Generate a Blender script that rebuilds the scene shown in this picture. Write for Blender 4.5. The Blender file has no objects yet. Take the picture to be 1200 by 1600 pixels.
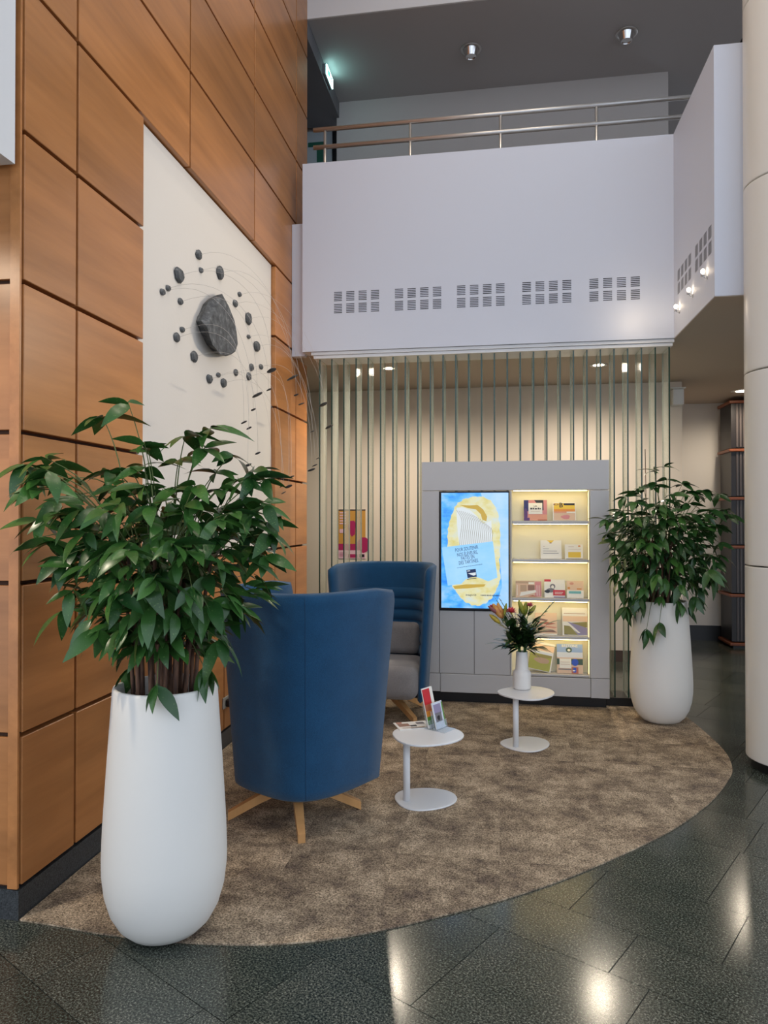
import bpy, bmesh, math, random
from mathutils import Vector, Matrix, Euler
random.seed(7)
scene = bpy.context.scene
COL = scene.collection
PI = math.pi

# ------------------------------------------------------------------ camera
FPX, EYE = 1120.0, 1.65                       # focal length for a 1200 px wide frame, eye height
PITCH, YAW = math.atan(10 / FPX), math.atan(180 / FPX)
cam = bpy.data.objects.new('camera', bpy.data.cameras.new('camera'))
cam.data.sensor_fit = 'HORIZONTAL'; cam.data.sensor_width = 36.0
cam.data.lens = 36.0 * FPX / 1200.0
cam.data.clip_start = 0.05
cam.location = (0, 0, EYE); cam.rotation_euler = (PI / 2 + PITCH, 0, YAW)
COL.objects.link(cam); scene.camera = cam

# ------------------------------------------------------------------ world, exposure
world = bpy.data.worlds.new('daylight'); scene.world = world; world.use_nodes = True
bg = world.node_tree.nodes['Background']
bg.inputs[0].default_value = (0.76, 0.85, 1.0, 1); bg.inputs[1].default_value = 1.16
vs = scene.view_settings
vs.view_transform = 'Standard'; vs.look = 'None'; vs.gamma = 1.0; vs.use_curve_mapping = False
vs.exposure = 0.50
scene.cycles.max_bounces = 8; scene.cycles.transparent_max_bounces = 24
scene.cycles.sample_clamp_indirect = 4.0
scene.cycles.caustics_reflective = False; scene.cycles.caustics_refractive = False

# ------------------------------------------------------------------ maths for reading the place
_cy, _sy, _cp, _sp = math.cos(YAW), math.sin(YAW), math.cos(PITCH), math.sin(PITCH)
FW = Vector((-_sy * _cp, _cy * _cp, _sp)); RT = Vector((_cy, _sy, 0)); UP = RT.cross(FW); EYEP = Vector((0, 0, EYE))
def ray(x, y): return FW + RT * ((x - 600) / FPX) - UP * ((y - 800) / FPX)
def on_z(x, y, z=0.0): d = ray(x, y); return EYEP + d * ((z - EYE) / d.z)
def on_x(x, y, X): d = ray(x, y); return EYEP + d * (X / d.x)
def on_y(x, y, Y): d = ray(x, y); return EYEP + d * (Y / d.y)
def on_d(x, y, dist): return EYEP + ray(x, y) * dist

# ------------------------------------------------------------------ materials
MATS = {}
def mat(name, col=(.8, .8, .8), rough=.5, metal=0.0, emit=None, emit_str=1.0, spec=None, alpha=None, coat=0.0):
    if name in MATS: return MATS[name]
    m = bpy.data.materials.new(name); m.use_nodes = True
    b = m.node_tree.nodes['Principled BSDF']
    b.inputs['Base Color'].default_value = (*col, 1); b.inputs['Roughness'].default_value = rough
    b.inputs['Metallic'].default_value = metal
    if spec is not None: b.inputs['Specular IOR Level'].default_value = spec
    if coat: b.inputs['Coat Weight'].default_value = coat; b.inputs['Coat Roughness'].default_value = .08
    if emit: b.inputs['Emission Color'].default_value = (*emit, 1); b.inputs['Emission Strength'].default_value = emit_str
    MATS[name] = m
    return m
def nodes(m): return m.node_tree.nodes, m.node_tree.links, m.node_tree.nodes['Principled BSDF']
def tex_coord(m, kind='Object', scale=(1, 1, 1), rot=(0, 0, 0)):
    N, L, b = nodes(m)
    t = N.new('ShaderNodeTexCoord'); mp = N.new('ShaderNodeMapping')
    mp.inputs['Scale'].default_value = scale; mp.inputs['Rotation'].default_value = rot
    L.new(t.outputs[kind], mp.inputs['Vector']); return mp.outputs['Vector']
def noise(m, vec, scale, detail=2.0, rough=.5):
    N, L, b = nodes(m); n = N.new('ShaderNodeTexNoise')
    n.inputs['Scale'].default_value = scale; n.inputs['Detail'].default_value = detail; n.inputs['Roughness'].default_value = rough
    L.new(vec, n.inputs['Vector']); return n.outputs['Fac']
def ramp(m, fac, stops, interp='LINEAR'):
    N, L, b = nodes(m); r = N.new('ShaderNodeValToRGB'); r.color_ramp.interpolation = interp
    e = r.color_ramp.elements
    while len(e) < len(stops): e.new(.5)
    for el, (p, c) in zip(e, stops): el.position = p; el.color = (*c, 1)
    L.new(fac, r.inputs['Fac']); return r.outputs['Color']
def mixc(m, a, b_, fac, mode='MIX'):
    N, L, b = nodes(m); x = N.new('ShaderNodeMix'); x.data_type = 'RGBA'; x.blend_type = mode
    for sock, v in ((x.inputs[6], a), (x.inputs[7], b_)):
        if isinstance(v, tuple): sock.default_value = (*v, 1)
        else: L.new(v, sock)
    if isinstance(fac, float): x.inputs[0].default_value = fac
    else: L.new(fac, x.inputs[0])
    return x.outputs[2]
def to_color(m, sock): N, L, b = nodes(m); L.new(sock, b.inputs['Base Color'])
def bump(m, fac, strength=.2, dist=.01):
    N, L, b = nodes(m); n = N.new('ShaderNodeBump'); n.inputs['Strength'].default_value = strength; n.inputs['Distance'].default_value = dist
    L.new(fac, n.inputs['Height']); L.new(n.outputs['Normal'], b.inputs['Normal'])
def obj_random(m): N, L, b = nodes(m); return N.new('ShaderNodeObjectInfo').outputs['Random']
def srgb(r, g, b):
    f = lambda c: (c / 255 / 12.92) if c / 255 <= .04045 else ((c / 255 + .055) / 1.055) ** 2.4
    return (f(r), f(g), f(b))

# wood veneer
def make_wood(name, axis_scale, base, dark):
    m = mat(name, base, .30)
    N, L, b = nodes(m)
    t = N.new('ShaderNodeTexCoord'); info = N.new('ShaderNodeObjectInfo')
    add = N.new('ShaderNodeVectorMath'); add.operation = 'ADD'
    sc = N.new('ShaderNodeVectorMath'); sc.operation = 'SCALE'; sc.inputs[0].default_value = (37, 53, 71)
    L.new(info.outputs['Random'], sc.inputs['Scale'])
    L.new(t.outputs['Object'], add.inputs[0]); L.new(sc.outputs[0], add.inputs[1])
    mp = N.new('ShaderNodeMapping'); mp.inputs['Scale'].default_value = axis_scale; mp.inputs['Rotation'].default_value = (.14, 0, 0)
    L.new(add.outputs[0], mp.inputs['Vector'])
    fine = noise(m, mp.outputs['Vector'], 9, 6, .6); broad = noise(m, mp.outputs['Vector'], 2.2, 3)
    c1 = ramp(m, fine, [(.3, dark), (.7, base)])
    c2 = ramp(m, broad, [(.35, tuple(x * .74 for x in base)), (.65, tuple(min(1, x * 1.16) for x in base))])
    c = mixc(m, c1, c2, .6)
    tint = ramp(m, info.outputs['Random'], [(0, (.86, .86, .86)), (1, (1.08, 1.05, 1.02))])
    to_color(m, mixc(m, c, tint, 1.0, 'MULTIPLY'))
    return m
WOOD = make_wood('cherry_veneer', (3, .28, 3), srgb(190, 130, 78), srgb(160, 102, 56))
WOODF = make_wood('cherry_veneer_end', (.28, 3, 3), srgb(190, 130, 78), srgb(160, 102, 56))
BEECH = make_wood('beech', (3, 3, .5), srgb(214, 164, 108), srgb(190, 138, 84))
GAP = mat('dark_backing', srgb(70, 42, 24), .8)
WHITE = mat('white_paint', srgb(226, 226, 226), .55)
PARAPET = mat('parapet_paint', srgb(210, 215, 227), .55)
PLASTER = mat('mural_white', srgb(224, 217, 208), .75)
bump(PLASTER, noise(PLASTER, tex_coord(PLASTER), 60, 3), .15, .004)
CREAM = mat('cream_paint', srgb(226, 214, 200), .7)
SOFFIT = mat('soffit_paint', srgb(184, 172, 160), .7)
GREYCEIL = mat('grey_ceiling', srgb(182, 180, 180), .8)
UPWALL = mat('upper_wall_paint', srgb(192, 188, 184), .8)
STEEL = mat('brushed_steel', srgb(206, 204, 202), .38, .85)
CHROME = mat('chrome', (.75, .75, .75), .12, 1.0)
BLACK = mat('black_plastic', (.006, .006, .008), .35)
DARKMET = mat('dark_metal', (.02, .02, .022), .4, .6)
WLAQ = mat('white_lacquer', srgb(228, 228, 228), .3)
# granite
GRAN = mat('granite', (.03, .035, .033), .16)
v = tex_coord(GRAN)
sp = noise(GRAN, v, 125, 5, .82)
cg = ramp(GRAN, sp, [(.40, srgb(22, 25, 23)), (.49, srgb(56, 61, 56)), (.57, srgb(96, 100, 92)), (.67, srgb(166, 168, 158))])
cl = noise(GRAN, v, 6, 2)
cg = mixc(GRAN, cg, ramp(GRAN, cl, [(.3, (.75, .8, .78)), (.7, (1.1, 1.08, 1.05))]), 1.0, 'MULTIPLY')
to_color(GRAN, mixc(GRAN, cg, ramp(GRAN, obj_random(GRAN), [(0, (.72, .76, .74)), (1, (1.15, 1.12, 1.1))]), 1.0, 'MULTIPLY'))
SKIRT = mat('granite_skirting', srgb(44, 48, 50), .35)
to_color(SKIRT, ramp(SKIRT, noise(SKIRT, tex_coord(SKIRT), 170, 4, .7), [(.35, srgb(24, 26, 28)), (.7, srgb(88, 92, 94))]))
# carpet
CARPET = mat('carpet_pile', srgb(130, 112, 92), .95, spec=.1)
v = tex_coord(CARPET)
N, L, b = nodes(CARPET)
br = N.new('ShaderNodeTexBrick'); br.offset = 0; br.inputs['Scale'].default_value = 1.0
br.inputs['Color1'].default_value = (.0, .0, .0, 1); br.inputs['Color2'].default_value = (1, 1, 1, 1); br.inputs['Mortar Size'].default_value = 0
br.inputs['Brick Width'].default_value = .5; br.inputs['Row Height'].default_value = .5
L.new(v, br.inputs['Vector'])
vv = N.new('ShaderNodeVectorMath'); vv.operation = 'MULTIPLY_ADD'; vv.inputs[1].default_value = (9, 9, 9)
L.new(br.outputs['Color'], vv.inputs[0]); L.new(v, vv.inputs[2])
m1 = noise(CARPET, vv.outputs[0], 5.5, 8, .76); m2 = noise(CARPET, v, 120, 3, .85)
ca = ramp(CARPET, m1, [(.36, srgb(116, 102, 90)), (.47, srgb(154, 137, 116)), (.56, srgb(184, 165, 140)), (.68, srgb(208, 188, 162))])
cb = ramp(CARPET, m2, [(.38, (.26, .25, .24)), (.62, (1.5, 1.5, 1.5))])
to_color(CARPET, mixc(CARPET, ca, cb, 1.0, 'MULTIPLY'))
bump(CARPET, m2, .8, .008)
# fabrics
def fabric(name, c, dark, sc=420):
    m = mat(name, c, .9, spec=.2); v = tex_coord(m)
    n1 = noise(m, v, sc, 2, .7); n2 = noise(m, v, 7, 3)
    a = ramp(m, n1, [(.32, dark), (.66, c)])
    to_color(m, mixc(m, a, ramp(m, n2, [(.3, (.9, .9, .9)), (.7, (1.08, 1.08, 1.08))]), 1.0, 'MULTIPLY'))
    bump(m, n1, .5, .003)
    b = nodes(m)[2]; b.inputs['Sheen Weight'].default_value = .25; b.inputs['Sheen Roughness'].default_value = .5
    return m
BLUE = fabric('blue_wool', srgb(32, 86, 124), srgb(16, 54, 86))
GREYF = fabric('grey_wool', srgb(150, 146, 144), srgb(110, 106, 106))
# stone
SLATE = mat('slate', srgb(86, 88, 90), .75)
v = tex_coord(SLATE); n1 = noise(SLATE, v, 22, 6, .65)
to_color(SLATE, ramp(SLATE, n1, [(.3, srgb(52, 54, 56)), (.55, srgb(92, 94, 96)), (.75, srgb(140, 142, 142))]))
bump(SLATE, n1, .6, .02)
SLATED = mat('slate_dark', srgb(52, 52, 54), .7)
# leaves
def leafmat(name, a, b_, spots=True):
    m = mat(name, a, .30, spec=.5); v = tex_coord(m)
    c = ramp(m, obj_random(m), [(0, a), (1, b_)])
    vn = noise(m, v, 9, 2)
    c = mixc(m, c, ramp(m, vn, [(.3, (.7, .75, .7)), (.7, (1.2, 1.2, 1.1))]), 1.0, 'MULTIPLY')
    if spots:
        s = noise(m, v, 110, 1); f = ramp(m, s, [(.66, (0, 0, 0)), (.74, (.5, .5, .5))])
        c = mixc(m, c, srgb(120, 150, 84), f)
    to_color(m, c)
    return m
LEAF = leafmat('leaf_green', srgb(34, 72, 34), srgb(70, 114, 50))
LEAFL = leafmat('leaf_young', srgb(92, 140, 52), srgb(104, 150, 60), False)
LEAFB = leafmat('bouquet_leaf', srgb(26, 54, 28), srgb(52, 84, 40), False)
CANE = mat('cane_bark', srgb(94, 66, 50), .8)
to_color(CANE, ramp(CANE, noise(CANE, tex_coord(CANE, scale=(60, 60, 9)), 1, 4), [(.35, srgb(58, 40, 32)), (.65, srgb(128, 92, 70))]))
SOIL = mat('soil', srgb(40, 32, 26), .95)
bump(SOIL, noise(SOIL, tex_coord(SOIL), 60, 4), 1, .02)
PLANTER = mat('planter_white', srgb(236, 232, 224), .55)
bump(PLANTER, noise(PLANTER, tex_coord(PLANTER), 14, 2), .05, .01)
# cabinet
CABGREY = mat('cabinet_grey_lacquer', srgb(196, 194, 193), .26)
CABIN = mat('cabinet_inside', srgb(246, 238, 208), .5)
PAPER = mat('paper', srgb(238, 236, 230), .45)
LEDM = mat('led_strip_warm', (1, 1, 1), .5, emit=(1.0, .76, .30), emit_str=10.0)
LAMPB = mat('small_bulb_glow', (1, 1, 1), .5, emit=(1.0, .80, .55), emit_str=9.0)
LAMPW = mat('lamp_warm_glow', (1, 1, 1), .5, emit=(1.0, .82, .58), emit_str=11.0)
def clear(name, tint, fac, rough=.05):
    m = bpy.data.materials.new(name); m.use_nodes = True; N, L = m.node_tree.nodes, m.node_tree.links
    b = N['Principled BSDF']; b.inputs['Base Color'].default_value = (*tint, 1); b.inputs['Roughness'].default_value = rough
    t = N.new('ShaderNodeBsdfTransparent'); t.inputs[0].default_value = (*[.5 + .5 * x for x in tint], 1)
    x = N.new('ShaderNodeMixShader'); x.inputs[0].default_value = fac
    L.new(t.outputs[0], x.inputs[1]); L.new(b.outputs[0], x.inputs[2])
    L.new(x.outputs[0], N['Material Output'].inputs['Surface']); MATS[name] = m; return m
FIN = clear('green_tinted_glass', srgb(242, 245, 238), .30, .10)
FINEDGE = mat('glass_cut_edge', srgb(44, 72, 62), .12)
ACRYL = clear('clear_acrylic', srgb(235, 240, 244), .16, .03)

# ------------------------------------------------------------------ mesh helpers
def new_mesh(name, verts, faces, smooth=False):
    me = bpy.data.meshes.new(name); me.from_pydata([tuple(v) for v in verts], [], faces); me.update()
    if smooth: me.shade_smooth()
    return me
def bm_mesh(name, bm, smooth=False):
    bmesh.ops.recalc_face_normals(bm, faces=bm.faces[:])
    me = bpy.data.meshes.new(name); bm.to_mesh(me); bm.free()
    if smooth: me.shade_smooth()
    return me
def box(bm, x0, x1, y0, y1, z0, z1, bev=0.0, seg=1):
    r = bmesh.ops.create_cube(bm, size=1.0)
    vs_ = r['verts']
    for v in vs_: v.co = Vector((x0 + (v.co.x + .5) * (x1 - x0), y0 + (v.co.y + .5) * (y1 - y0), z0 + (v.co.z + .5) * (z1 - z0)))
    if bev > 0:
        es = list({e for v in vs_ for e in v.link_edges})
        bmesh.ops.bevel(bm, geom=es, offset=bev, segments=seg, affect='EDGES', profile=.5)
def boxm(name, *a, bev=0.0, seg=1):
    bm = bmesh.new(); box(bm, *a, bev=bev, seg=seg); return bm_mesh(name, bm)
def boxes(name, lst, bev=0.0):
    bm = bmesh.new()
    for a in lst: box(bm, *a, bev=bev)
    return bm_mesh(name, bm)
def lathe(name, prof, seg=48, smooth=True, closed_top=False):
    verts, faces = [], []
    for r, z in prof:
        for k in range(seg): a = 2 * PI * k / seg; verts.append((r * math.cos(a), r * math.sin(a), z))
    for i in range(len(prof) - 1):
        for k in range(seg):
            k2 = (k + 1) % seg
            faces.append((i * seg + k, i * seg + k2, (i + 1) * seg + k2, (i + 1) * seg + k))
    faces.append(tuple(reversed(range(seg))))
    if closed_top: faces.append(tuple((len(prof) - 1) * seg + k for k in range(seg)))
    return new_mesh(name, verts, faces, smooth)
def tube_into(verts, faces, pts, rads, seg=6):
    base = len(verts); n = len(pts); up = Vector((0.31, 0.17, 0.93))
    for i, p in enumerate(pts):
        p = Vector(p); t = (Vector(pts[min(i + 1, n - 1)]) - Vector(pts[max(i - 1, 0)])).normalized()
        a = t.cross(up)
        if a.length < 1e-3: a = t.cross(Vector((1, 0, 0)))
        a.normalize(); b_ = t.cross(a)
        r = rads[i] if isinstance(rads, (list, tuple)) else rads
        for k in range(seg):
            th = 2 * PI * k / seg; verts.append(p + a * (r * math.cos(th)) + b_ * (r * math.sin(th)))
    for i in range(n - 1):
        for k in range(seg):
            k2 = (k + 1) % seg
            faces.append((base + i * seg + k, base + i * seg + k2, base + (i + 1) * seg + k2, base + (i + 1) * seg + k))
    faces.append(tuple(base + k for k in reversed(range(seg)))); faces.append(tuple(base + (n - 1) * seg + k for k in range(seg)))
def tube(name, pts, rads, seg=6, smooth=True):
    v_, f_ = [], []; tube_into(v_, f_, pts, rads, seg); return new_mesh(name, v_, f_, smooth)
def prism(name, poly, z0, z1, bev=0.0, smooth=False):
    bm = bmesh.new(); vs_ = [bm.verts.new((x, y, z0)) for x, y in poly]; f = bm.faces.new(vs_)
    r = bmesh.ops.extrude_face_region(bm, geom=[f])
    top = [g for g in r['geom'] if isinstance(g, bmesh.types.BMVert)]
    for v in top: v.co.z = z1
    bmesh.ops.recalc_face_normals(bm, faces=bm.faces[:])
    if bev:
        es = [e for e in bm.edges if abs(e.verts[0].co.z - e.verts[1].co.z) < 1e-6]
        bmesh.ops.bevel(bm, geom=es, offset=bev, segments=2, affect='EDGES', profile=.5)
    return bm_mesh(name, bm, smooth)
def ob(name, me, m=None, parent=None, loc=None, rot=None):
    o = bpy.data.objects.new(name, me); COL.objects.link(o)
    if m is not None and me is not None and not me.materials: me.materials.append(m)
    if parent is not None: o.parent = parent
    if loc is not None: o.location = loc
    if rot is not None: o.rotation_euler = rot
    return o
def tag(o, label=None, cat=None, group=None, kind=None):
    if label: o['label'] = label
    if cat: o['category'] = cat
    if group: o['group'] = group
    if kind: o['kind'] = kind
    return o
def thing(name, label, cat, loc=(0, 0, 0), rz=0.0, group=None):
    o = bpy.data.objects.new(name, None); COL.objects.link(o); o.location = loc; o.rotation_euler = (0, 0, rz)
    o.empty_display_size = .1
    return tag(o, label, cat, group)
def struct(name, me, m): o = ob(name, me, m); o['kind'] = 'structure'; return o
def text_mesh(body, size, align='CENTER', bold=0.0, squeeze=1.0):
    cu = bpy.data.curves.new('lettering', 'FONT'); cu.body = body; cu.size = size; cu.align_x = align; cu.align_y = 'CENTER'
    cu.offset = bold; cu.resolution_u = 2; cu.space_line = .95
    t = bpy.data.objects.new('lettering', cu); COL.objects.link(t)
    bpy.context.view_layer.update()
    me = bpy.data.meshes.new_from_object(t.evaluated_get(bpy.context.evaluated_depsgraph_get()))
    bpy.data.objects.remove(t); bpy.data.curves.remove(cu)
    return [(v.co.x * squeeze, v.co.y) for v in me.vertices], [tuple(p.vertices) for p in me.polygons]
def flat_print(name, parent, layers, loc=(0, 0, 0), rot=(0, 0, 0), eps=.00025):
    """layers: (material, polygon) or (material, 'text', size, (u,v), angle, bold, squeeze); u right, v up, facing -Y."""
    verts, faces, mids, mats = [], [], [], []
    for k, L_ in enumerate(layers):
        m = L_[0]
        if m not in mats: mats.append(m)
        y = -eps * (k + 1); b0 = len(verts)
        if isinstance(L_[1], str):
            _, body, size, (u0, v0), ang, bold, sq = L_
            tv, tf = text_mesh(body, size, bold=bold, squeeze=sq); ca, sa = math.cos(ang), math.sin(ang)
            verts += [(u0 + u * ca - w * sa, y, v0 + u * sa + w * ca) for u, w in tv]
            faces += [tuple(b0 + i for i in f) for f in tf]; mids += [mats.index(m)] * len(tf)
        else:
            verts += [(u, y, w) for u, w in L_[1]]; faces.append(tuple(range(b0, b0 + len(L_[1])))); mids.append(mats.index(m))
    me = new_mesh(name, verts, faces)
    for m in mats: me.materials.append(m)
    me.polygons.foreach_set('material_index', mids)
    return ob(name, me, None, parent, loc, rot)
def rect(u0, u1, v0, v1): return [(u0, v0), (u1, v0), (u1, v1), (u0, v1)]
def blob(u, v, ru, rv, n=18, wob=.0, rot=0.0, seed=0):
    rnd = random.Random(seed); ph = [rnd.uniform(0, 6.28) for _ in range(3)]; pts = []
    for k in range(n):
        a = 2 * PI * k / n; r = 1 + wob * (math.sin(3 * a + ph[0]) + .6 * math.sin(5 * a + ph[1]) + .5 * math.sin(9 * a + ph[2]))
        x, y = ru * r * math.cos(a), rv * r * math.sin(a); pts.append((u + x * math.cos(rot) - y * math.sin(rot), v + x * math.sin(rot) + y * math.cos(rot)))
    return pts
def catmull(pts, n=8):
    out = []
    for i in range(len(pts) - 1):
        p0, p1, p2, p3 = (Vector(pts[max(i - 1, 0)]), Vector(pts[i]), Vector(pts[i + 1]), Vector(pts[min(i + 2, len(pts) - 1)]))
        for k in range(n):
            t = k / n
            out.append(.5 * ((2 * p1) + (p2 - p0) * t + (2 * p0 - 5 * p1 + 4 * p2 - p3) * t * t + (3 * p1 - p0 - 3 * p2 + p3) * t ** 3))
    out.append(Vector(pts[-1])); return out

# ================================================================== THE SETTING
XW = -1.947            # face of the wood wall
YC = 2.674             # its near corner
YB = 6.50              # face of the balcony
XR = 1.495             # inner face of the balcony's return
ZS = 3.21              # soffit under the balcony
YK = 8.60              # wall behind the glass fins

# ---- carpet outline (plan), measured on the floor
carpet_px = [(30, 1440), (100, 1450), (160, 1461), (280, 1474), (400, 1478), (500, 1471), (600, 1454), (700, 1430), (800, 1403), (900, 1368), (1000, 1324), (1060, 1292), (1110, 1255), (1138, 1220), (1144, 1200), (1130, 1172), (1090, 1135)]
edge = [on_z(*p).to_2d() for p in carpet_px] + [Vector((1.50, 6.45))]
edge[0] = Vector((XW + .004, YC + .004))
outline = catmull([(p.x, p.y) for p in edge], 6)
carpet_poly = [(p.x, p.y) for p in outline] + [(1.49, 6.545), (XW + .004, 6.545)]
def inside(poly, x, y):
    c = False; j = len(poly) - 1
    for i in range(len(poly)):
        xi, yi = poly[i]; xj, yj = poly[j]
        if (yi > y) != (yj > y) and x < (xj - xi) * (y - yi) / (yj - yi) + xi: c = not c
        j = i
    return c

# ---- floor: screed plus granite tiles laid at thirty degrees
floor = struct('floor', boxm('floor', -4.6, 9, -7, 12.3, -.12, -.004), mat('tile_grout', srgb(40, 42, 40), .8))
nx, ny = math.cos(PI / 3), math.sin(PI / 3); tx, ty = math.cos(5 * PI / 6), math.sin(5 * PI / 6)
rows = [-1.2, -.6, -.15, .3, .75, 1.2, 1.5, 1.95, 2.545, 2.85, 3.27, 3.87, 4.32, 4.92, 5.22, 5.67, 6.27, 6.72, 7.32, 7.77, 8.37, 8.82, 9.42, 9.87, 10.47, 11.07]
offs = {1.2: 2.6, 1.95: .872, 2.85: 1.313, 3.27: .881, 1.5: .1, 2.545: .42}
tile_meshes = {}
for a_, b_ in zip(rows[:-1], rows[1:]):
    o0 = offs.get(a_, random.Random(int(a_ * 100)).uniform(0, .6)) % .6
    wdt = b_ - a_
    key = round(wdt, 3)
    if key not in tile_meshes:
        g = .0018
        me = prism('floor_tile', [(-.3 + g, -wdt / 2 + g), (.3 - g, -wdt / 2 + g), (.3 - g, wdt / 2 - g), (-.3 + g, wdt / 2 - g)], -.02, 0.0)
        me.materials.append(GRAN); tile_meshes[key] = me
    for k in range(-16, 22):
        t0 = o0 + k * .6 + .3; nm = (a_ + b_) / 2
        x, y = nx * nm + tx * t0, ny * nm + ty * t0
        if not (-2.6 < x < 4.4 and 1.2 < y < 10.4): continue
        if x < -2.1 and y > YC + .4: continue
        cs = [(x + s * tx * .3 + q * nx * wdt / 2, y + s * ty * .3 + q * ny * wdt / 2) for s in (-1, 1) for q in (-1, 1)]
        if all(inside(carpet_poly, *c) for c in cs) and inside(carpet_poly, x, y): continue
        if x < 1.4 and y > 7.4 and x < .3: continue
        ob('floor_tile', tile_meshes[key], None, floor, (x, y, 0), (0, 0, math.atan2(ty, tx)))
# apron of plain granite around the laid field
ob('floor_surround', boxes('floor_surround', [(-4.6, 9, -7, .95, -.02, -.0006), (4.5, 9, .95, 12.3, -.02, -.0006), (-4.6, 4.5, 9.9, 12.3, -.02, -.0008), (-4.6, -2.05, .95, 9.9, -.02, -.0008), (-2.05, .4, 7.3, 9.9, -.02, -.0008)]), GRAN, floor)

carpet = ob('carpet', prism('carpet', carpet_poly, .0005, .007), CARPET)
tag(carpet, 'taupe mottled carpet with a curved edge laid on dark granite floor', 'carpet')

# ---- wood panelled wall on the left
ROWZ = [.129 + .6262 * k for k in range(0, 14)]
wl = struct('wall_left', boxes('wall_left', [(-2.35, XW - .05, YC + .05, 7.14, 0, 8.6)]), GAP)
G = .0095
panel_cache = {}
def wood_panel(y0, y1, z0, z1):
    key = (round(y1 - y0, 3), round(z1 - z0, 3))
    if key not in panel_cache:
        w, h = y1 - y0 - 2 * G, z1 - z0 - 2 * G
        me = boxm('wood_panel', -.0495, 0, -w / 2, w / 2, -h / 2, h / 2, bev=.0025); me.materials.append(WOOD); panel_cache[key] = me
    ob('wood_panel', panel_cache[key], None, wl, (XW, (y0 + y1) / 2, (z0 + z1) / 2))
for k in range(13):
    z0, z1 = ROWZ[k], ROWZ[k + 1]
    if k < 6:
        wood_panel(YC + .012, 3.073, z0, z1); wood_panel(3.073, 3.712, z0, z1)
        if k < 2: wood_panel(3.712, 4.90, z0, z1); wood_panel(4.90, 6.072, z0, z1)
        wood_panel(6.072, 6.72, z0, z1); wood_panel(6.72, 7.14, z0, z1)
    else:
        for y0, y1 in ((YC + .012, 3.073), (3.073, 4.31), (4.31, 5.53), (5.53, 6.735), (6.735, 7.14)): wood_panel(y0, y1, z0, z1)
# near end face of the same wall and its corner post
wf = struct('wall_front', boxm('wall_front', -4.6, XW - .052, YC + .03, YC + .25, 0, 3.3), GAP)
for k in range(5):
    for x0, x1 in ((-2.62, -1.985), (-3.25, -2.62), (-3.9, -3.25), (-4.55, -3.9)):
        w, h = x1 - x0 - 2 * G, ROWZ[k + 1] - ROWZ[k] - 2 * G
        key = ('f', round(w, 3))
        if key not in panel_cache:
            me = boxm('wood_panel', -w / 2, w / 2, 0, .02, -h / 2, h / 2, bev=.002); me.materials.append(WOODF); panel_cache[key] = me
        ob('wood_panel', panel_cache[key], None, wf, ((x0 + x1) / 2, YC + .008, (ROWZ[k] + ROWZ[k + 1]) / 2))
ob('corner_post', boxm('corner_post', XW - .050, XW - .006, YC + .0, YC + .012, .129, 8.6), WOOD, wl)
bl = struct('baseboard_left', boxes('baseboard_left', [(XW - .03, XW - .002, YC + .004, 7.14, 0, .122), (-4.6, XW - .03, YC + .006, YC + .03, 0, .122)]), SKIRT)
struct('wall_bulkhead', boxm('wall_bulkhead', -4.6, XW - .008, .6, YC - .03, 3.10, 8.6), WHITE)

# ---- balcony parapet, its return and the lower soffit
par = struct('wall_balcony', prism('wall_balcony', [(-1.82, YB), (XR, YB), (XR, 5.32), (4.6, 5.32), (4.6, 5.5), (XR + .16, 5.5), (XR + .16, YB + .16), (-1.82, YB + .16)], ZS, 4.98), PARAPET)
struct('wall_return', boxm('wall_return', XW + .002, -1.822, YB + .08, YB + .16, ZS - .02, 4.45), PARAPET)
vent_me = boxes('vent_slots', [(-.038, .038, -.0015, .003, z, z + .0065) for z in [-.042 + i * .0155 for i in range(6)]])
vent_me.materials.append(mat('vent_dark', (.03, .03, .035), .8))
frame_me = None
for g0 in (-1.516, -.943, -.375, .206, .787):
    for i in range(4):
        for j in range(2):
            ob('vent_grille', vent_me, None, par, (g0 + .038 + i * .1165, YB, 3.715 - j * .113))
for g0 in (6.33, 5.78):
    for i in range(4):
        for j in range(2):
            ob('vent_grille', vent_me, None, par, (XR, g0 - i * .1165, 3.70 - j * .113), (0, 0, -PI / 2))
struct('ceiling_lower', boxes('ceiling_lower', [(-4.6, 4.6, YB + .17, 12.3, ZS, 3.6), (XR + .17, 4.6, 5.51, YB + .17, ZS, 3.6), (XR + .003, 4.6, 5.323, YB + .175, ZS - .006, ZS - .0005)]), SOFFIT)

# ---- rooms behind the fins and the corridor
struct('wall_back', boxes('wall_back', [(-4.6, 2.06, YK, YK + .2, 0, ZS), (1.86, 2.06, YK + .2, 10.3, 0, ZS)]), CREAM)
struct('baseboard_back', boxes('baseboard_back', [(-4.6, 2.075, YK - .015, YK, 0, .13)]), mat('brown_skirting', srgb(74, 56, 48), .5))
struct('wall_corridor', boxm('wall_corridor', 2.06, 4.6, 10.3, 10.5, 0, ZS), mat('corridor_paint', srgb(222, 216, 208), .7))
struct('baseboard_corridor', boxm('baseboard_corridor', 2.06, 4.6, 10.27, 10.3, 0, .2), mat('black_skirting', (.01, .01, .011), .4))
struct('wall_right', boxm('wall_right', 4.6, 4.8, 5.32, 10.5, 0, 8.6), CREAM)
struct('wall_side', boxm('wall_side', -4.8, -4.6, .6, 10.5, 0, 8.6), CREAM)

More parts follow.
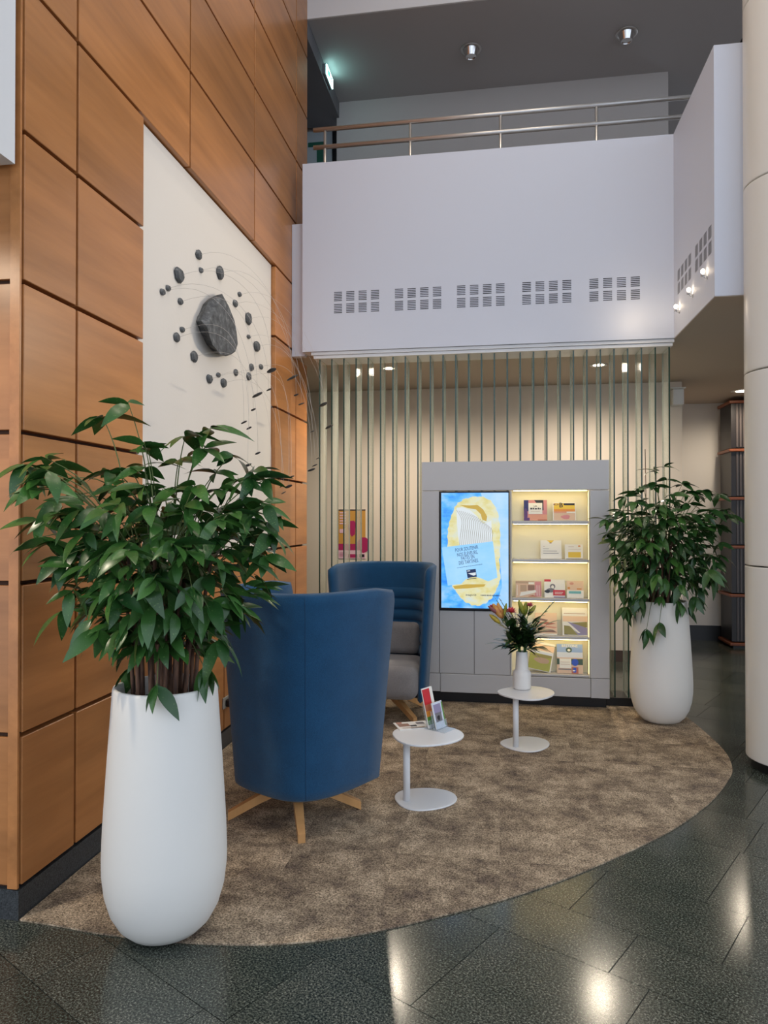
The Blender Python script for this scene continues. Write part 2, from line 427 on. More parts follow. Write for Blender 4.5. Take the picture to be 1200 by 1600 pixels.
# ---- upper level
ZC = 6.80
struct('ceiling_upper', boxes('ceiling_upper', [(-4.6, 4.6, 7.15, 12.3, ZC, ZC + .15)]), GREYCEIL)
struct('wall_fascia', boxm('wall_fascia', -1.95, 4.6, 7.13, 7.15, ZC, 8.6), WHITE)
struct('wall_upper', boxes('wall_upper', [(-1.98, 1.93, 8.63, 8.75, 3.6, ZC), (1.81, 1.93, 8.75, 12.3, 3.6, ZC), (1.93, 4.6, 11.4, 11.5, 3.6, ZC)]), UPWALL)
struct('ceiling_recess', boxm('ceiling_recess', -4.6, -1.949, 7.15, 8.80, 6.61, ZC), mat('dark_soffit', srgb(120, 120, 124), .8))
struct('wall_upper_end', boxm('wall_upper_end', -4.6, -1.95, 8.92, 9.02, 3.6, ZC), UPWALL)
door = struct('door_1', boxm('door_1', -2.9, -2.09, 8.87, 8.915, 3.6, 6.60), mat('pale_door', srgb(190, 200, 204), .5))
ob('door_jamb', boxm('door_jamb', -2.085, -2.035, 8.84, 8.915, 3.6, 6.60), BLACK, door)
gs = flat_print('door_sticker', door, [(mat('sticker_green', srgb(40, 104, 84), .5), rect(-.11, .11, -.035, .035)), (mat('sticker_green', (0, 0, 0)), rect(-.035, .05, .05, .3)), (mat('sticker_green', (0, 0, 0)), rect(-.15, .08, .25, .31))], (-2.26, 8.868, 6.15))
struct('ceiling', boxm('ceiling', -4.8, 9, -6, 7.13, 8.6, 8.75), WHITE)

# ---- round column
colm = mat('column_cream', srgb(226, 222, 212), .3)
cj = [.06, 1.336, 2.62, 3.87, 5.09, 6.34, 7.6, 8.6]
column = thing('round_column', 'thick cream round column with ring joints on a dark recessed foot', 'column', (1.933, 5.11, 0))
column['kind'] = 'structure'; del column['category']; column.name = 'wall_column'
for a_, b_ in zip(cj[:-1], cj[1:]):
    ob('column_drum', lathe('column_drum', [(.293, a_ + .004), (.2995, a_ + .006), (.30, a_ + .012), (.30, a_ + .02), (.30, a_ + .06), (.30, b_ - .06), (.30, b_ - .02), (.30, b_ - .012), (.2995, b_ - .006), (.293, b_ - .004)], 64, closed_top=True), colm, column)
ob('column_core', lathe('column_core', [(.27, 0), (.27, 8.6)], 48, closed_top=True), mat('column_core', srgb(52, 50, 48), .5), column)

# ================================================================== BALCONY FITTINGS
rail = thing('balcony_railing', 'two-bar brushed steel handrail above the white parapet', 'railing', (0, 6.7, 4.98))
for z in (.42, .25):
    ob('rail_bar', tube('rail_bar', [(-1.766, 0, z), (2.0, 0, z)], .021, 12), STEEL, rail)
for x in (-1.652, -.825, .017, .877, 1.72):
    ob('post', tube('post', [(x, 0.0, -.45), (x, 0.0, .42)], .014, 10), STEEL, rail)
    
rail2 = thing('side_railing', 'dark steel handrail behind the raised return of the parapet', 'railing', (1.90, 6.0, 4.98))
ob('rail_bar', tube('rail_bar', [(0, .5, .42), (0, -.44, .42)], .021, 12), DARKMET, rail2)
for y in (.5, -.44): ob('post', tube('post', [(0, y, -1.38), (0, y, .42)], .014, 10), DARKMET, rail2)

def downlight(name, x, y, z, label, group, lit, power=0, ang=100, r=.075):
    t = thing(name, label, 'downlight', (x, y, z), 0, group)
    if lit:
        ob('trim_ring', lathe('trim_ring', [(r * .8, -.002), (r * 1.25, -.006), (r * 1.25, 0), (r * .8, 0)], 24), WLAQ, t)
        ob('lamp', lathe('lamp', [(r * .78, -.003), (r * .6, -.004), (.001, -.005)], 24, closed_top=True), LAMPW, t)
        li = bpy.data.lights.new('bulb', 'SPOT'); li.energy = power; li.color = (1.0, .86, .68); li.spot_size = math.radians(ang); li.spot_blend = .8; li.shadow_soft_size = .05
        lo = bpy.data.objects.new('bulb', li); COL.objects.link(lo); lo.parent = t; lo.location = (0, 0, -.03)
    else:
        ob('trim_ring', lathe('trim_ring', [(.115, 0), (.115, -.008), (.085, -.01), (.085, 0)], 28), STEEL, t)
        ob('reflector', lathe('reflector', [(.085, -.001), (.058, -.085), (.052, -.085), (.05, -.075), (.001, -.075)], 28, False), CHROME, t)
    return t
downlight('ceiling_downlight', -.298, 7.876, ZC, 'unlit chrome downlight in the upper ceiling above the middle of the railing', 'unlit chrome downlights', False)
downlight('ceiling_downlight', 1.342, 7.877, ZC, 'unlit chrome downlight in the upper ceiling beside the raised parapet return', 'unlit chrome downlights', False)
for x, y, lb in ((-1.13, 7.35, 'glowing downlight behind the glass fins, above the ochre poster'), (1.0, 7.53, 'glowing downlight behind the glass fins, above the far planter')):
    downlight('soffit_downlight', x, y, ZS, lb, 'lit downlights behind the glass fins', True, 95, 165, .07)
downlight('soffit_downlight', 2.95, 9.35, ZS, 'bright downlight above the dark ribbed cabinet in the corridor', None, True, 40, 165, .11)

downlight('soffit_downlight', -2.75, 1.7, 3.10, 'added unseen downlight under the low white bulkhead, warming the wood wall end', None, True, 70, 165, .07)  # added lamp out of view, brightens the end face of the wood wall
for x, y, lb in ((-.7, 2.4, 'over the near planter'), (1.1, 2.4, 'over the bare granite floor'), (-.7, 4.7, 'over the armchairs'), (1.1, 4.7, 'beside the round column')):
    downlight('atrium_fill_lamp', x, y, 8.6, 'added unseen fill lamp in the high atrium ceiling ' + lb, 'added atrium fill lamps', True, 80, 130, .09)  # added lamps out of view, warm fill for floor, carpet and planters
ex = thing('exit_sign', 'small illuminated cyan-white exit sign box under the upper ceiling', 'exit sign', (-1.915, 7.95, 6.70))
ob('housing', boxm('housing', -.034, .0, -.16, .16, -.06, .06, bev=.006), mat('sign_grey', srgb(120, 126, 130), .5), ex)
ob('lit_panel', boxm('lit_panel', .0, .014, -.15, .15, -.055, .055, bev=.003), mat('exit_glow', (1, 1, 1), .5, emit=(.5, 1.0, .95), emit_str=5.0), ex)
gm = mat('exit_green', (.0, .12, .07), .5, emit=(.02, .5, .32), emit_str=1.2)
flat_print('pictogram', ex, [(gm, rect(-.1, -.02, -.035, .035)), (gm, [(.0, -.012), (.05, -.012), (.05, -.035), (.1, 0), (.05, .035), (.05, .012), (.0, .012)])], (.0145, 0, 0), (0, 0, PI / 2))

# wall spots on the parapet's return, aimed at the stone mural
aim = Vector((-1.9, 4.9, 2.7))
for y, z, lb in ((6.307, 3.41, 'next to the balcony face'), (5.895, 3.42, 'between the other two'), (5.50, 3.43, 'next to the outer corner')):
    t = thing('wall_spotlight', 'tiny glowing spotlight on the parapet return, ' + lb, 'spotlight', (XR, y, z), 0, 'three spotlights on the parapet return')
    ob('bracket', tube('bracket', [(0, 0, -.026), (-.012, 0, -.032), (-.026, 0, -.026), (-.03, 0, -.012)], .004, 8), CHROME, t)
    ob('back_plate', lathe('back_plate', [(.018, 0), (.018, .005)], 16, closed_top=True), CHROME, t, (0, 0, -.026), (0, -PI / 2, 0))
    ob('cap', lathe('cap', [(.015, -.022), (.017, -.014), (.010, -.002)], 16, closed_top=True), CHROME, t, (-.03, 0, .002))
    ob('bulb', lathe('bulb', [(.008, -.004), (.015, .006), (.015, .020), (.006, .03)], 14, closed_top=True), LAMPB, t, (-.03, 0, .004))
    if 'balcony' in lb:
        pl = bpy.data.lights.new('spill', 'POINT'); pl.energy = 1.0; pl.color = (1.0, .80, .56); pl.shadow_soft_size = .02
        po_ = bpy.data.objects.new('spill', pl); COL.objects.link(po_); po_.parent = t; po_.location = (-.34, -.06, -.03)
    li = bpy.data.lights.new('beam', 'SPOT'); li.energy = 42; li.color = (1.0, .86, .68); li.spot_size = math.radians(70); li.spot_blend = .7; li.shadow_soft_size = .02
    lo = bpy.data.objects.new('beam', li); COL.objects.link(lo); lo.parent = t; lo.location = (-.07, 0, .015)
    lo.rotation_euler = (aim - Vector((XR, y, z))).to_track_quat('-Z', 'Y').to_euler()

# ================================================================== GLASS FINS
fins_top = thing('fin_rail', 'white twin rail under the balcony holding the glass fins', 'rail', (0, 6.55, 3.15))
ob('upper_rail', boxm('upper_rail', -1.74, 1.50, -.03, .3, .03, .058), WLAQ, fins_top)
ob('lower_rail', boxm('lower_rail', -1.72, 1.49, -.015, .28, .0, .028), WLAQ, fins_top)
foot = thing('fin_plinth', 'low black plinth under the row of glass fins', 'plinth', (0, 6.55, 0))
ob('plinth_body', boxm('plinth_body', -1.72, 1.52, .0, .28, .0005, .075), BLACK, foot)
fin_me = boxm('fin_glass', -.006, .006, .004, .25, .0775, 3.147); fin_me.materials.append(FIN)
fe_me = boxm('fin_edge', -.0062, .0062, .0, .0038, .0775, 3.147); fe_me.materials.append(FINEDGE)
fb_me = boxm('fin_edge', -.0062, .0062, .2502, .254, .0775, 3.147); fb_me.materials.append(mat('glass_back_edge', srgb(120, 140, 118), .2))
for k in range(28):
    x = -1.667 + k * (3.134 / 27)
    f = thing('glass_fin', 'tall narrow green-edged glass fin standing upright in the screen', 'glass fin', (x, 6.56, 0), 0, 'glass fins of the screen')
    ob('glass_blade', fin_me, None, f); ob('front_edge', fe_me, None, f); ob('rear_edge', fb_me, None, f)

# poster on the wall behind the fins
pa, pb = on_y(529, 796, YK - .01), on_y(571, 873, YK - .01)
po = thing('wall_poster', 'ochre and magenta poster on the cream wall behind the glass fins', 'poster', ((pa.x + pb.x) / 2, YK - .0005, (pa.z + pb.z) / 2))
pw, ph = (pb.x - pa.x), (pa.z - pb.z)
ob('sheet', boxm('sheet', -pw / 2, pw / 2, -.006, 0, -ph / 2, ph / 2), PAPER, po)
OCH, MAG, PINK = mat('print_ochre', srgb(206, 152, 70), .5), mat('print_magenta', srgb(176, 36, 96), .5), mat('print_pink', srgb(232, 190, 206), .5)
PDK = mat('print_dark', srgb(40, 30, 40), .5)
lay = [(OCH, rect(-.5, .5, -.2, .5)), (PDK, rect(-.5, .5, .475, .5)), (MAG, rect(-.5, .5, -.33, -.2)), (PINK, rect(-.5, .5, -.5, -.33)), (MAG, blob(.0, .12, .14, .16, 16, .12)), (MAG, blob(.42, -.22, .22, .16, 16, .05)),
       (MAG, rect(-.15, .2, -.48, -.41)), (PDK, rect(.28, .46, -.47, -.41))]
for k in range(5): lay.append((PINK, rect(-.46, -.22, .42 - k * .055, .445 - k * .055)))
for k in range(3): lay.append((MAG, rect(-.46, -.2, -.39 - k * .03, -.382 - k * .03)))
lay.append((PINK, rect(-.46, -.26, .02, .1)))
flat_print('print', po, [(a, [(u * pw, w_ * ph) for u, w_ in p]) for a, p in lay], (0, -.0062, 0))

# little speaker box on the end of the back wall
sb = thing('wall_speaker', 'small square white box mounted high at the end of the cream wall', 'speaker', (1.995, YK, 3.02))
ob('casing', boxm('casing', -.06, .06, -.12, 0, -.09, .09, bev=.008), WLAQ, sb)
ob('lid', boxm('lid', -.08, .075, -.14, 0, .092, .105, bev=.003), WLAQ, sb)

# dark ribbed tower in the corridor
tw = thing('ribbed_tower', 'tall dark ribbed cabinet tower with copper bands in the corridor', 'cabinet', (2.93, 9.75, 0))
WT = .72
for k in range(5):
    z0 = .08 + k * .618
    ob('module', boxm('module', .0, WT, 0, .45, z0, z0 + .57), mat('tower_dark', srgb(36, 32, 32), .35), tw)
    bm = bmesh.new()
    for q in range(16): box(bm, .06 + q * .041, .06 + q * .041 + .022, -.012, .001, z0 + .01, z0 + .56)
    ob('ribs', bm_mesh('ribs', bm), mat('tower_rib', srgb(84, 76, 74), .3), tw)
for k in range(6):
    z0 = .03 + k * .618
    ob('copper_band', boxm('copper_band', -.03, WT + .03, -.035, .48, z0, z0 + .036, bev=.006), mat('copper_wood', srgb(138, 78, 50), .4), tw)
ob('base', boxm('base', .02, WT - .02, .01, .44, .0005, .03), BLACK, tw)

# ================================================================== DISPLAY CABINET
YCAB = 6.42
cab = thing('display_cabinet', 'grey lacquered display cabinet with lit magazine shelves in front of fins', 'cabinet', (0, YCAB, 0))
CX0, CX1, SX0, SX1, BX0, BX1 = -.688, .938, -.530, .092, .105, .775
def cpart(name, x0, x1, y0, y1, z0, z1, m=CABGREY, bev=.0025, parent=cab): return ob(name, boxm(name, x0, x1, y0, y1, z0, z1, bev=bev), m, parent)
g = .002
cpart('header_panel', CX0, CX1, 0, .10, 1.899, 2.157)
cpart('left_stile', CX0, SX0 - g, 0, .10, .268, 1.895)
cpart('right_stile', BX1 + g, CX1, 0, .10, .268, 1.895)
cpart('left_foot_panel', CX0, -.524, 0, .10, .105, .264)
cpart('base_panel', -.520, .778, 0, .10, .100, .264)
cpart('right_foot_panel', .782, CX1, 0, .10, .095, .264)
cpart('plinth', CX0 + .03, CX1 - .02, .05, .12, .0075, .094, BLACK)
cpart('cupboard_door', SX0 + g, -.2225, 0, .02, .268, .826)
cpart('cupboard_door', -.2185, SX1, 0, .02, .268, .826)
cpart('mullion', SX1 + .003, BX0 - .001, 0, .10, .268, 1.895)
cpart('cupboard_back', SX0, SX1, .03, .10, .268, 1.895, DARKMET)
dep = .125
cpart('bay_back', BX0, BX1, dep, dep + .012, .268, 1.895, CABIN)
cpart('bay_side', BX0, BX0 + .008, .004, dep, .268, 1.895, CABIN)
cpart('bay_side', BX1 - .008, BX1, .004, dep, .268, 1.895, CABIN)
shelf_z = [1.628, 1.292, .951, .622, .290]
for k, z in enumerate(shelf_z):
    s = cpart('shelf', BX0 + .0085, BX1 - .0085, .002, dep, z - (.026 if k < 4 else .02), z)
tops = [1.895] + [z - .026 for z in shelf_z[:4]]
for z in tops:
    cpart('led_strip', BX0 + .02, BX1 - .02, .010, .022, z - .0045, z - .0005, LEDM, 0)
cpart('led_strip', BX1 - .0125, BX1 - .0085, .008, .014, .30, 1.88, mat('led_strip_side', (1, 1, 1), .5, emit=(1.0, .76, .30), emit_str=1.1), 0)

# screen
scr = thing('video_screen', 'portrait video screen showing a blue and butter-yellow advert', 'screen', ((SX0 + SX1) / 2, YCAB - .012, (1.895 + .836) / 2))
sw, sh = SX1 - SX0 - .006, 1.893 - .838
ob('bezel', boxm('bezel', -sw / 2, sw / 2, 0, .04, -sh / 2, sh / 2, bev=.003), BLACK, scr)
def em(name, c, s=1.0, stops=None, scale=4):
    m = mat(name, (0, 0, 0), .3, emit=c, emit_str=s)
    if stops:
        n = noise(m, tex_coord(m, scale=(1, 1, 1.6)), scale, 4, .6); N, L, b_ = nodes(m)
        L.new(ramp(m, n, stops), b_.inputs['Emission Color'])
    return m
iw, ih = sw / 2 - .016, sh / 2 - .016
SB = em('screen_blue', (0.1, .4, 1), 0.78, [(.32, srgb(28, 122, 236)), (.48, srgb(84, 176, 252)), (.66, srgb(160, 206, 255))], 5)
SP = em('screen_pale', srgb(176, 214, 252), 0.75, [(.3, srgb(140, 200, 252)), (.7, srgb(190, 220, 252))], 3)
SY = em('screen_butter', srgb(226, 218, 150), 0.68, [(.32, srgb(222, 208, 120)), (.5, srgb(232, 228, 180)), (.68, srgb(214, 228, 226))], 6)
SYD = em('screen_butter_dark', srgb(206, 172, 70), 0.65)
SW = em('screen_white', srgb(226, 234, 238), 0.68)
SL = em('screen_line', srgb(150, 140, 120), 0.54)
SC = em('screen_card', srgb(150, 208, 252), 0.75, [(.3, srgb(132, 200, 252)), (.7, srgb(168, 216, 255))], 2.5)
ST = em('screen_ink', srgb(24, 42, 84), .7)
# picture coordinates: taken from the photograph's screen (u -1..1, v -1..1)
def uv(x, y): return ((x - 480) / 410 * iw, (805 - y) / 722 * ih)
def upoly(pts): return [uv(*p) for p in pts]
toast = [(250, 240), (320, 180), (430, 140), (560, 130), (680, 180), (760, 300), (790, 450), (800, 620), (800, 800), (790, 960), (800, 1150), (760, 1270), (700, 1390), (620, 1460), (520, 1495), (430, 1480), (340, 1430), (260, 1330), (200, 1230), (160, 1000), (150, 760), (150, 600), (165, 480), (200, 360)]
toast = [(p.x, p.y) for p in catmull(toast + [toast[0]], 4)][:-1]
toast = [(x + 7 * math.sin(i * 2.1), y + 7 * math.cos(i * 1.7)) for i, (x, y) in enumerate(toast)]
Ly = [(SB, rect(-iw, iw, -ih, ih)), (SP, upoly([(900, 85), (560, 85), (640, 300), (780, 700), (820, 1250), (740, 1525), (900, 1525)])),
      (SY, upoly(toast)),
      (SYD, upoly([(300, 235), (420, 240), (520, 235), (590, 290), (640, 380), (630, 440), (580, 420), (560, 350), (500, 290), (400, 275)])),
      (SW, upoly([(262, 270), (330, 262), (430, 300), (520, 380), (560, 440), (600, 470), (690, 430), (705, 700), (300, 770), (280, 620), (265, 460)]))]
for k in range(17):
    t_ = k / 16; x0, x1 = 268 + 420 * t_, 300 + 395 * t_
    y0 = 300 + 160 * t_ - 120 * math.sin(t_ * 3.0) * .4
    p0, p1, p2, p3 = (x0 - 6, y0 + 60 * t_), (x0 + 40 * (1 - t_) + 20, y0 + 130), (x1 + 8, 620), (x1, 740)
    cv = catmull([p0, p1, p2, p3], 4)
    Ly.append((SL, upoly([(p.x - 2.4, p.y) for p in cv] + [(p.x + 2.4, p.y) for p in reversed(cv)])))
Ly += [(SC, upoly([(75, 770), (710, 690), (765, 1140), (650, 1190), (560, 1150), (470, 1130), (370, 1170), (320, 1225), (150, 1250)])),
       (SYD, upoly([(215, 1255), (380, 1230), (620, 1225), (600, 1255), (400, 1280), (240, 1290)]))]
ta = math.radians(9)
sz = 62 / 722 * ih
for body, c, s_ in (('POUR SOUTENIR', (385, 785), 1.0), ('NOS ÉLEVEURS,', (395, 845), 1.0), ('FAITES EN', (400, 895), 1.0), ('DES TARTINES.', (412, 948), 1.0)):
    Ly.append((ST, body, sz * 1.02, uv(*c), ta, .0002, .60))
def rot_rect(cx, cy, w, h, a): return upoly([(cx + x * math.cos(a) + y * math.sin(a), cy - x * math.sin(a) + y * math.cos(a)) for x, y in ((-w, h), (w, h), (w, -h), (-w, -h))])
Ly += [(ST, rot_rect(447, 1092, 58, 50, ta)), (SW, upoly([(400, 1092), (450, 1085), (500, 1078), (498, 1112), (470, 1120), (440, 1108)])), (SW, rot_rect(410, 1062, 18, 5, ta)),
       (ST, rot_rect(450, 1158, 58, 4, ta)), (ST, 'bretagne b2b', sz * .56, uv(440, 1362), 0, .0003, .72)]
rd = random.Random(4); x_ = 268
while x_ < 570:
    w_ = rd.uniform(4, 16); Ly.append((ST, rot_rect(x_ + w_ / 2, 1024 - (x_ - 268) * .16, w_ / 2, 3, ta))); x_ += w_ + rd.uniform(3, 7)
x_ = 560
while x_ < 800:
    w_ = rd.uniform(4, 11); Ly.append((ST, rot_rect(x_ + w_ / 2, 1364, w_ / 2, rd.uniform(7, 11), 0))); x_ += w_ + rd.uniform(4, 7)
flat_print('advert', scr, Ly, (0, -.0006, 0), eps=.00006)

# ---- magazines on the shelves
def colm_(name, r, g_, b_): return mat('print_' + name, srgb(r, g_, b_), .4)
C_ = {n: colm_(n, *c) for n, c in dict(navy=(44, 46, 110), rose=(214, 140, 140), plum=(96, 60, 120), ink=(34, 30, 34), orange=(232, 150, 60), sand=(222, 190, 160), salmon=(226, 160, 130), yellow=(238, 200, 60), red=(206, 40, 50), grey=(120, 116, 120), teal=(120, 190, 186), peach=(240, 206, 170), olive=(150, 140, 70), lilac=(150, 140, 170), moss=(170, 170, 70), sky=(150, 176, 220), cloud=(216, 222, 232), brown=(150, 110, 90), tan=(190, 160, 130), green=(96, 150, 60), blue=(40, 80, 190), pine=(60, 84, 60), cover=(244, 240, 228), copper=(190, 110, 80)).items()}
def magazine(name, label, cat, x0, x1, ytop, ybot, shelf, layers, tilt=0.0, th=.006, roll=0.0):
    z = shelf_z[shelf] + .0008
    a, b_ = on_y(x0, ybot, YCAB + .05), on_y(x1, ytop, YCAB + .05)
    w, h = b_.x - a.x, b_.z - a.z
    lean = math.radians(-12 + tilt)
    t = thing(name, label, cat, ((a.x + b_.x) / 2, YCAB + .045, z + abs(math.sin(roll)) * w / 2 + .0015))
    t.rotation_euler = (lean, roll, 0)
    ob('pages', boxm('pages', -w / 2, w / 2, 0, th, 0, h, bev=.0006), PAPER, t)
    out = []
    for L_ in layers:
        if isinstance(L_[1], str):
            m_, body, s, (u, v_), an, bo, sq = L_; out.append((m_, body, s * h, ((u - .5) * w, v_ * h), an, bo, sq))
        else: out.append((L_[0], [((u - .5) * w, v_ * h) for u, v_ in L_[1]]))
    flat_print('cover', t, out, (0, -.0004, 0)); return t
R = rect
c = C_
magazine('magazine', 'magazine with a white title square on a purple and pink cover, top shelf', 'magazine', 818.6, 854.8, 777.5, 810.5, 0,
         [(c['rose'], R(0, 1, 0, 1)), (c['navy'], R(0, .2, .45, 1)), (c['plum'], blob(.08, .3, .08, .3)), (c['ink'], [(.45, 1), (.85, 1), (.85, .5), (.78, .5)]), (c['salmon'], R(.2, 1, 0, .3)), (c['plum'], R(0, .25, 0, .14)), (c['copper'], R(.6, 1, 0, .06)), (c['cover'], R(.2, .8, .32, .86)), (c['ink'], 'LA', .13, (.5, .70), 0, .0002, 1), (c['ink'], R(.28, .36, .54, .62)), (c['ink'], R(.38, .44, .54, .62)), (c['ink'], R(.47, .57, .54, .60)), (c['ink'], R(.6, .66, .54, .62)), (c['ink'], R(.68, .73, .54, .6)), (c['tan'], R(.3, .7, .44, .455))])
magazine('magazine', 'magazine with a bold black letter B on an orange cover, top shelf', 'magazine', 864, 900, 781.6, 810.5, 0,
         [(c['cover'], R(0, 1, 0, 1)), (c['yellow'], R(.04, .96, .6, .97)), (c['orange'], R(.04, .96, .5, .64)), (c['salmon'], R(.04, .6, .36, .5)), (c['sand'], R(.04, .96, 0.02, .42)), (c['rose'], blob(.55, .2, .2, .12, 14, .1)), (c['ink'], 'B', .36, (.36, .85), 0, .001, 1), (c['brown'], blob(.14, .9, .12, .05)), (c['yellow'], blob(.15, .9, .06, .025)), (c['ink'], R(.48, .95, .86, .96))])
magazine('booklet', 'plain cream notched booklet with a few lines of text, second shelf', 'booklet', 844.8, 877.5, 842, 871, 1,
         [(c['cover'], R(0, 1, 0, 1)), (c['yellow'], [(.3, 1), (.65, 1), (.5, .84)]), (c['brown'], blob(.48, .86, .06, .03)), (c['grey'], R(.12, .4, .53, .55)), (c['grey'], R(.12, .78, .41, .43)), (c['grey'], R(.12, .86, .29, .31)), (c['tan'], R(.12, .2, .67, .69))])
magazine('leaflet', 'small cream leaflet with a solid yellow block, second shelf', 'leaflet', 882.8, 911, 847, 870, 1,
         [(c['cover'], R(0, 1, 0, 1)), (c['yellow'], R(.18, .88, .1, .48)), (c['orange'], blob(.8, .88, .07, .05)), (c['tan'], R(.2, .5, .83, .855)), (c['tan'], R(.2, .9, .65, .66)), (c['ink'], R(.06, .98, 0, .02))])
magazine('brochure', 'wide brochure with a pale building interior on its cover, third shelf', 'brochure', 805.8, 846, 905, 930, 2,
         [(c['sand'], R(0, 1, 0, 1)), (c['tan'], R(.0, .72, .84, .97)), (c['rose'], R(.75, 1, .05, .95)), (c['cover'], R(.5, .72, .8, .92)), (c['tan'], R(.18, .42, .36, .74)), (c['brown'], R(.48, .74, .42, .74)), (c['cover'], [(.15, .05), (.2, .3), (.78, .45), (.8, .3)]), (c['copper'], [(.45, .04), (.85, .04), (.66, .14)]), (c['cover'], R(.05, .07, .1, .74)), (c['cover'], R(.82, .84, .1, .74)), (c['cover'], R(.9, .92, .1, .74))])
magazine('magazine', 'white magazine with a red title box and grey figure, third shelf', 'magazine', 850.7, 883, 903.5, 931.5, 2,
         [(c['cover'], R(0, 1, 0, 1)), (c['red'], R(.0, .32, .88, 1)), (c['grey'], blob(.4, .62, .13, .14)), (c['cover'], blob(.4, .58, .07, .1)), (c['grey'], blob(.3, .4, .2, .12, 16, .06)), (c['ink'], blob(.14, .34, .13, .09, 14, .1)), (c['red'], R(.42, 1, .12, .42)), (c['cover'], R(.5, .9, .28, .31)), (c['cover'], R(.5, .86, .2, .23)), (c['lilac'], R(.45, 1, 0, .06))])
magazine('leaflet', 'peach leaflet with a turquoise band, third shelf', 'leaflet', 885.7, 912, 906.4, 932.5, 2,
         [(c['cover'], R(0, 1, 0, 1)), (c['peach'], R(0, 1, .45, 1)), (c['orange'], R(.05, .2, .52, .64)), (c['orange'], R(.6, .88, .5, .57)), (c['salmon'], blob(.3, .85, .12, .08)), (c['teal'], R(.12, .85, .26, .4))])
magazine('magazine', 'magazine with brown roof-like streaks on a cream cover, fourth shelf behind the bouquet', 'magazine', 836, 870.5, 958, 991.5, 3,
         [(c['peach'], R(0, 1, 0, 1)), (c['copper'], [(.1, .55), (.6, .45), (.95, .52), (.5, .6)]), (c['salmon'], [(.0, .4), (.9, .3), (1, .36), (.3, .45)]), (c['brown'], [(.3, .12), (1, .12), (.8, .24), (.45, .2)]), (c['cover'], R(0, 1, 0, .06)), (c['brown'], [(.0, .7), (.5, .62), (.6, .68), (.1, .78)])])
magazine('magazine', 'large magazine with a coastal landscape photograph, fourth shelf', 'magazine', 879, 919, 950, 992.5, 3,
         [(c['cover'], R(0, 1, 0, 1)), (c['tan'], R(.06, .9, .78, .8)), (c['peach'], R(0.02, .98, .5, .7)), (c['olive'], [(.35, .3), (.35, .46), (.97, .5), (.97, .3)]), (c['lilac'], [(.2, .5), (.97, .28), (.97, .03), (.6, .03)]), (c['olive'], [(.06, .03), (.06, .36), (.3, .34), (.6, .03)]), (c['cover'], [(.12, .46), (.24, .46), (.7, .1), (.6, .1)]), (c['ink'], R(.08, .2, .03, .05))])
magazine('magazine', 'tilted magazine with yellow-green fields on its cover, bottom shelf', 'magazine', 824, 860, 1008, 1051, 4,
         [(c['cover'], R(0, 1, 0, 1)), (c['peach'], R(0, 1, .7, .92)), (c['moss'], R(0, .95, .05, .58)), (c['olive'], [(0, .5), (.95, .62), (.95, .5), (.4, .42)]), (c['tan'], blob(.55, .36, .34, .1, 16, .05)), (c['moss'], R(.0, .95, .02, .12)), (c['cloud'], R(0, .95, .58, .66))], roll=math.radians(11))
magazine('magazine', 'magazine headed with white capitals over a blue sky and stadium, bottom shelf', 'magazine', 870.5, 911, 1010, 1054, 4,
         [(c['sky'], R(0, 1, .62, 1)), (c['cloud'], R(0, 1, .5, .72)), (c['sand'], R(0, 1, 0, .54)), (c['pine'], R(.0, 1, .3, .5)), (c['cover'], R(.1, .55, .18, .5)), (c['grey'], R(.05, .55, .12, .16)), (c['pine'], blob(.47, .8, .12, .09)), (c['cover'], blob(.47, .79, .06, .04)), (c['blue'], blob(.7, .38, .13, .12)), (c['copper'], R(.56, .82, 0, .22)), (c['blue'], R(.62, .74, .04, .2)), (c['cover'], R(.6, .7, .08, .12)), (c['tan'], R(.14, .5, .3, .31)), (c['tan'], R(.14, .5, .38, .39)), (c['cover'], 'BRETONS', .12, (.5, .93), 0, .0004, 1.05)])

# ================================================================== STONE MURAL
mur = thing('stone_mural', 'white wall mural of dark slate stones with slates on thin curved rods', 'wall sculpture', (XW, 4.89, 1.39))
def ML(p): return Vector(p) - Vector((XW, 4.89, 1.39))
ob('back_panel', boxm('back_panel', -.0495, -.038, 3.712 - 4.89 + .004, 6.072 - 4.89 - .004, .0, 2.494), PLASTER, mur)
PF = XW - .0378
def stone_mesh(ry, rz, th, seed, n=11):
    rnd = random.Random(seed); verts, faces = [], []
    out = [(math.cos(2 * PI * k / n) * ry * rnd.uniform(.84, 1.1), math.sin(2 * PI * k / n) * rz * rnd.uniform(.86, 1.1)) for k in range(n)]
    cy_, cz_ = rnd.uniform(-.2, .2) * ry, rnd.uniform(-.2, .2) * rz
    for f, x in ((.9, 0), (1.0, th * .4), (.78, th * .85)):
        for y, z in out: verts.append((x + rnd.uniform(-.04, .04) * th * (x > 0), y * f + cy_ * (1 - f), z * f + cz_ * (1 - f)))
    for r_ in range(2):
        for k in range(n):
            k2 = (k + 1) % n; faces.append((r_ * n + k, r_ * n + k2, (r_ + 1) * n + k2, (r_ + 1) * n + k))
    verts.append((th, cy_, cz_)); top = len(verts) - 1
    for k in range(n): faces.append((2 * n + k, 2 * n + (k + 1) % n, top))
    faces.append(tuple(reversed(range(n))))
    return new_mesh('stone', verts, faces)
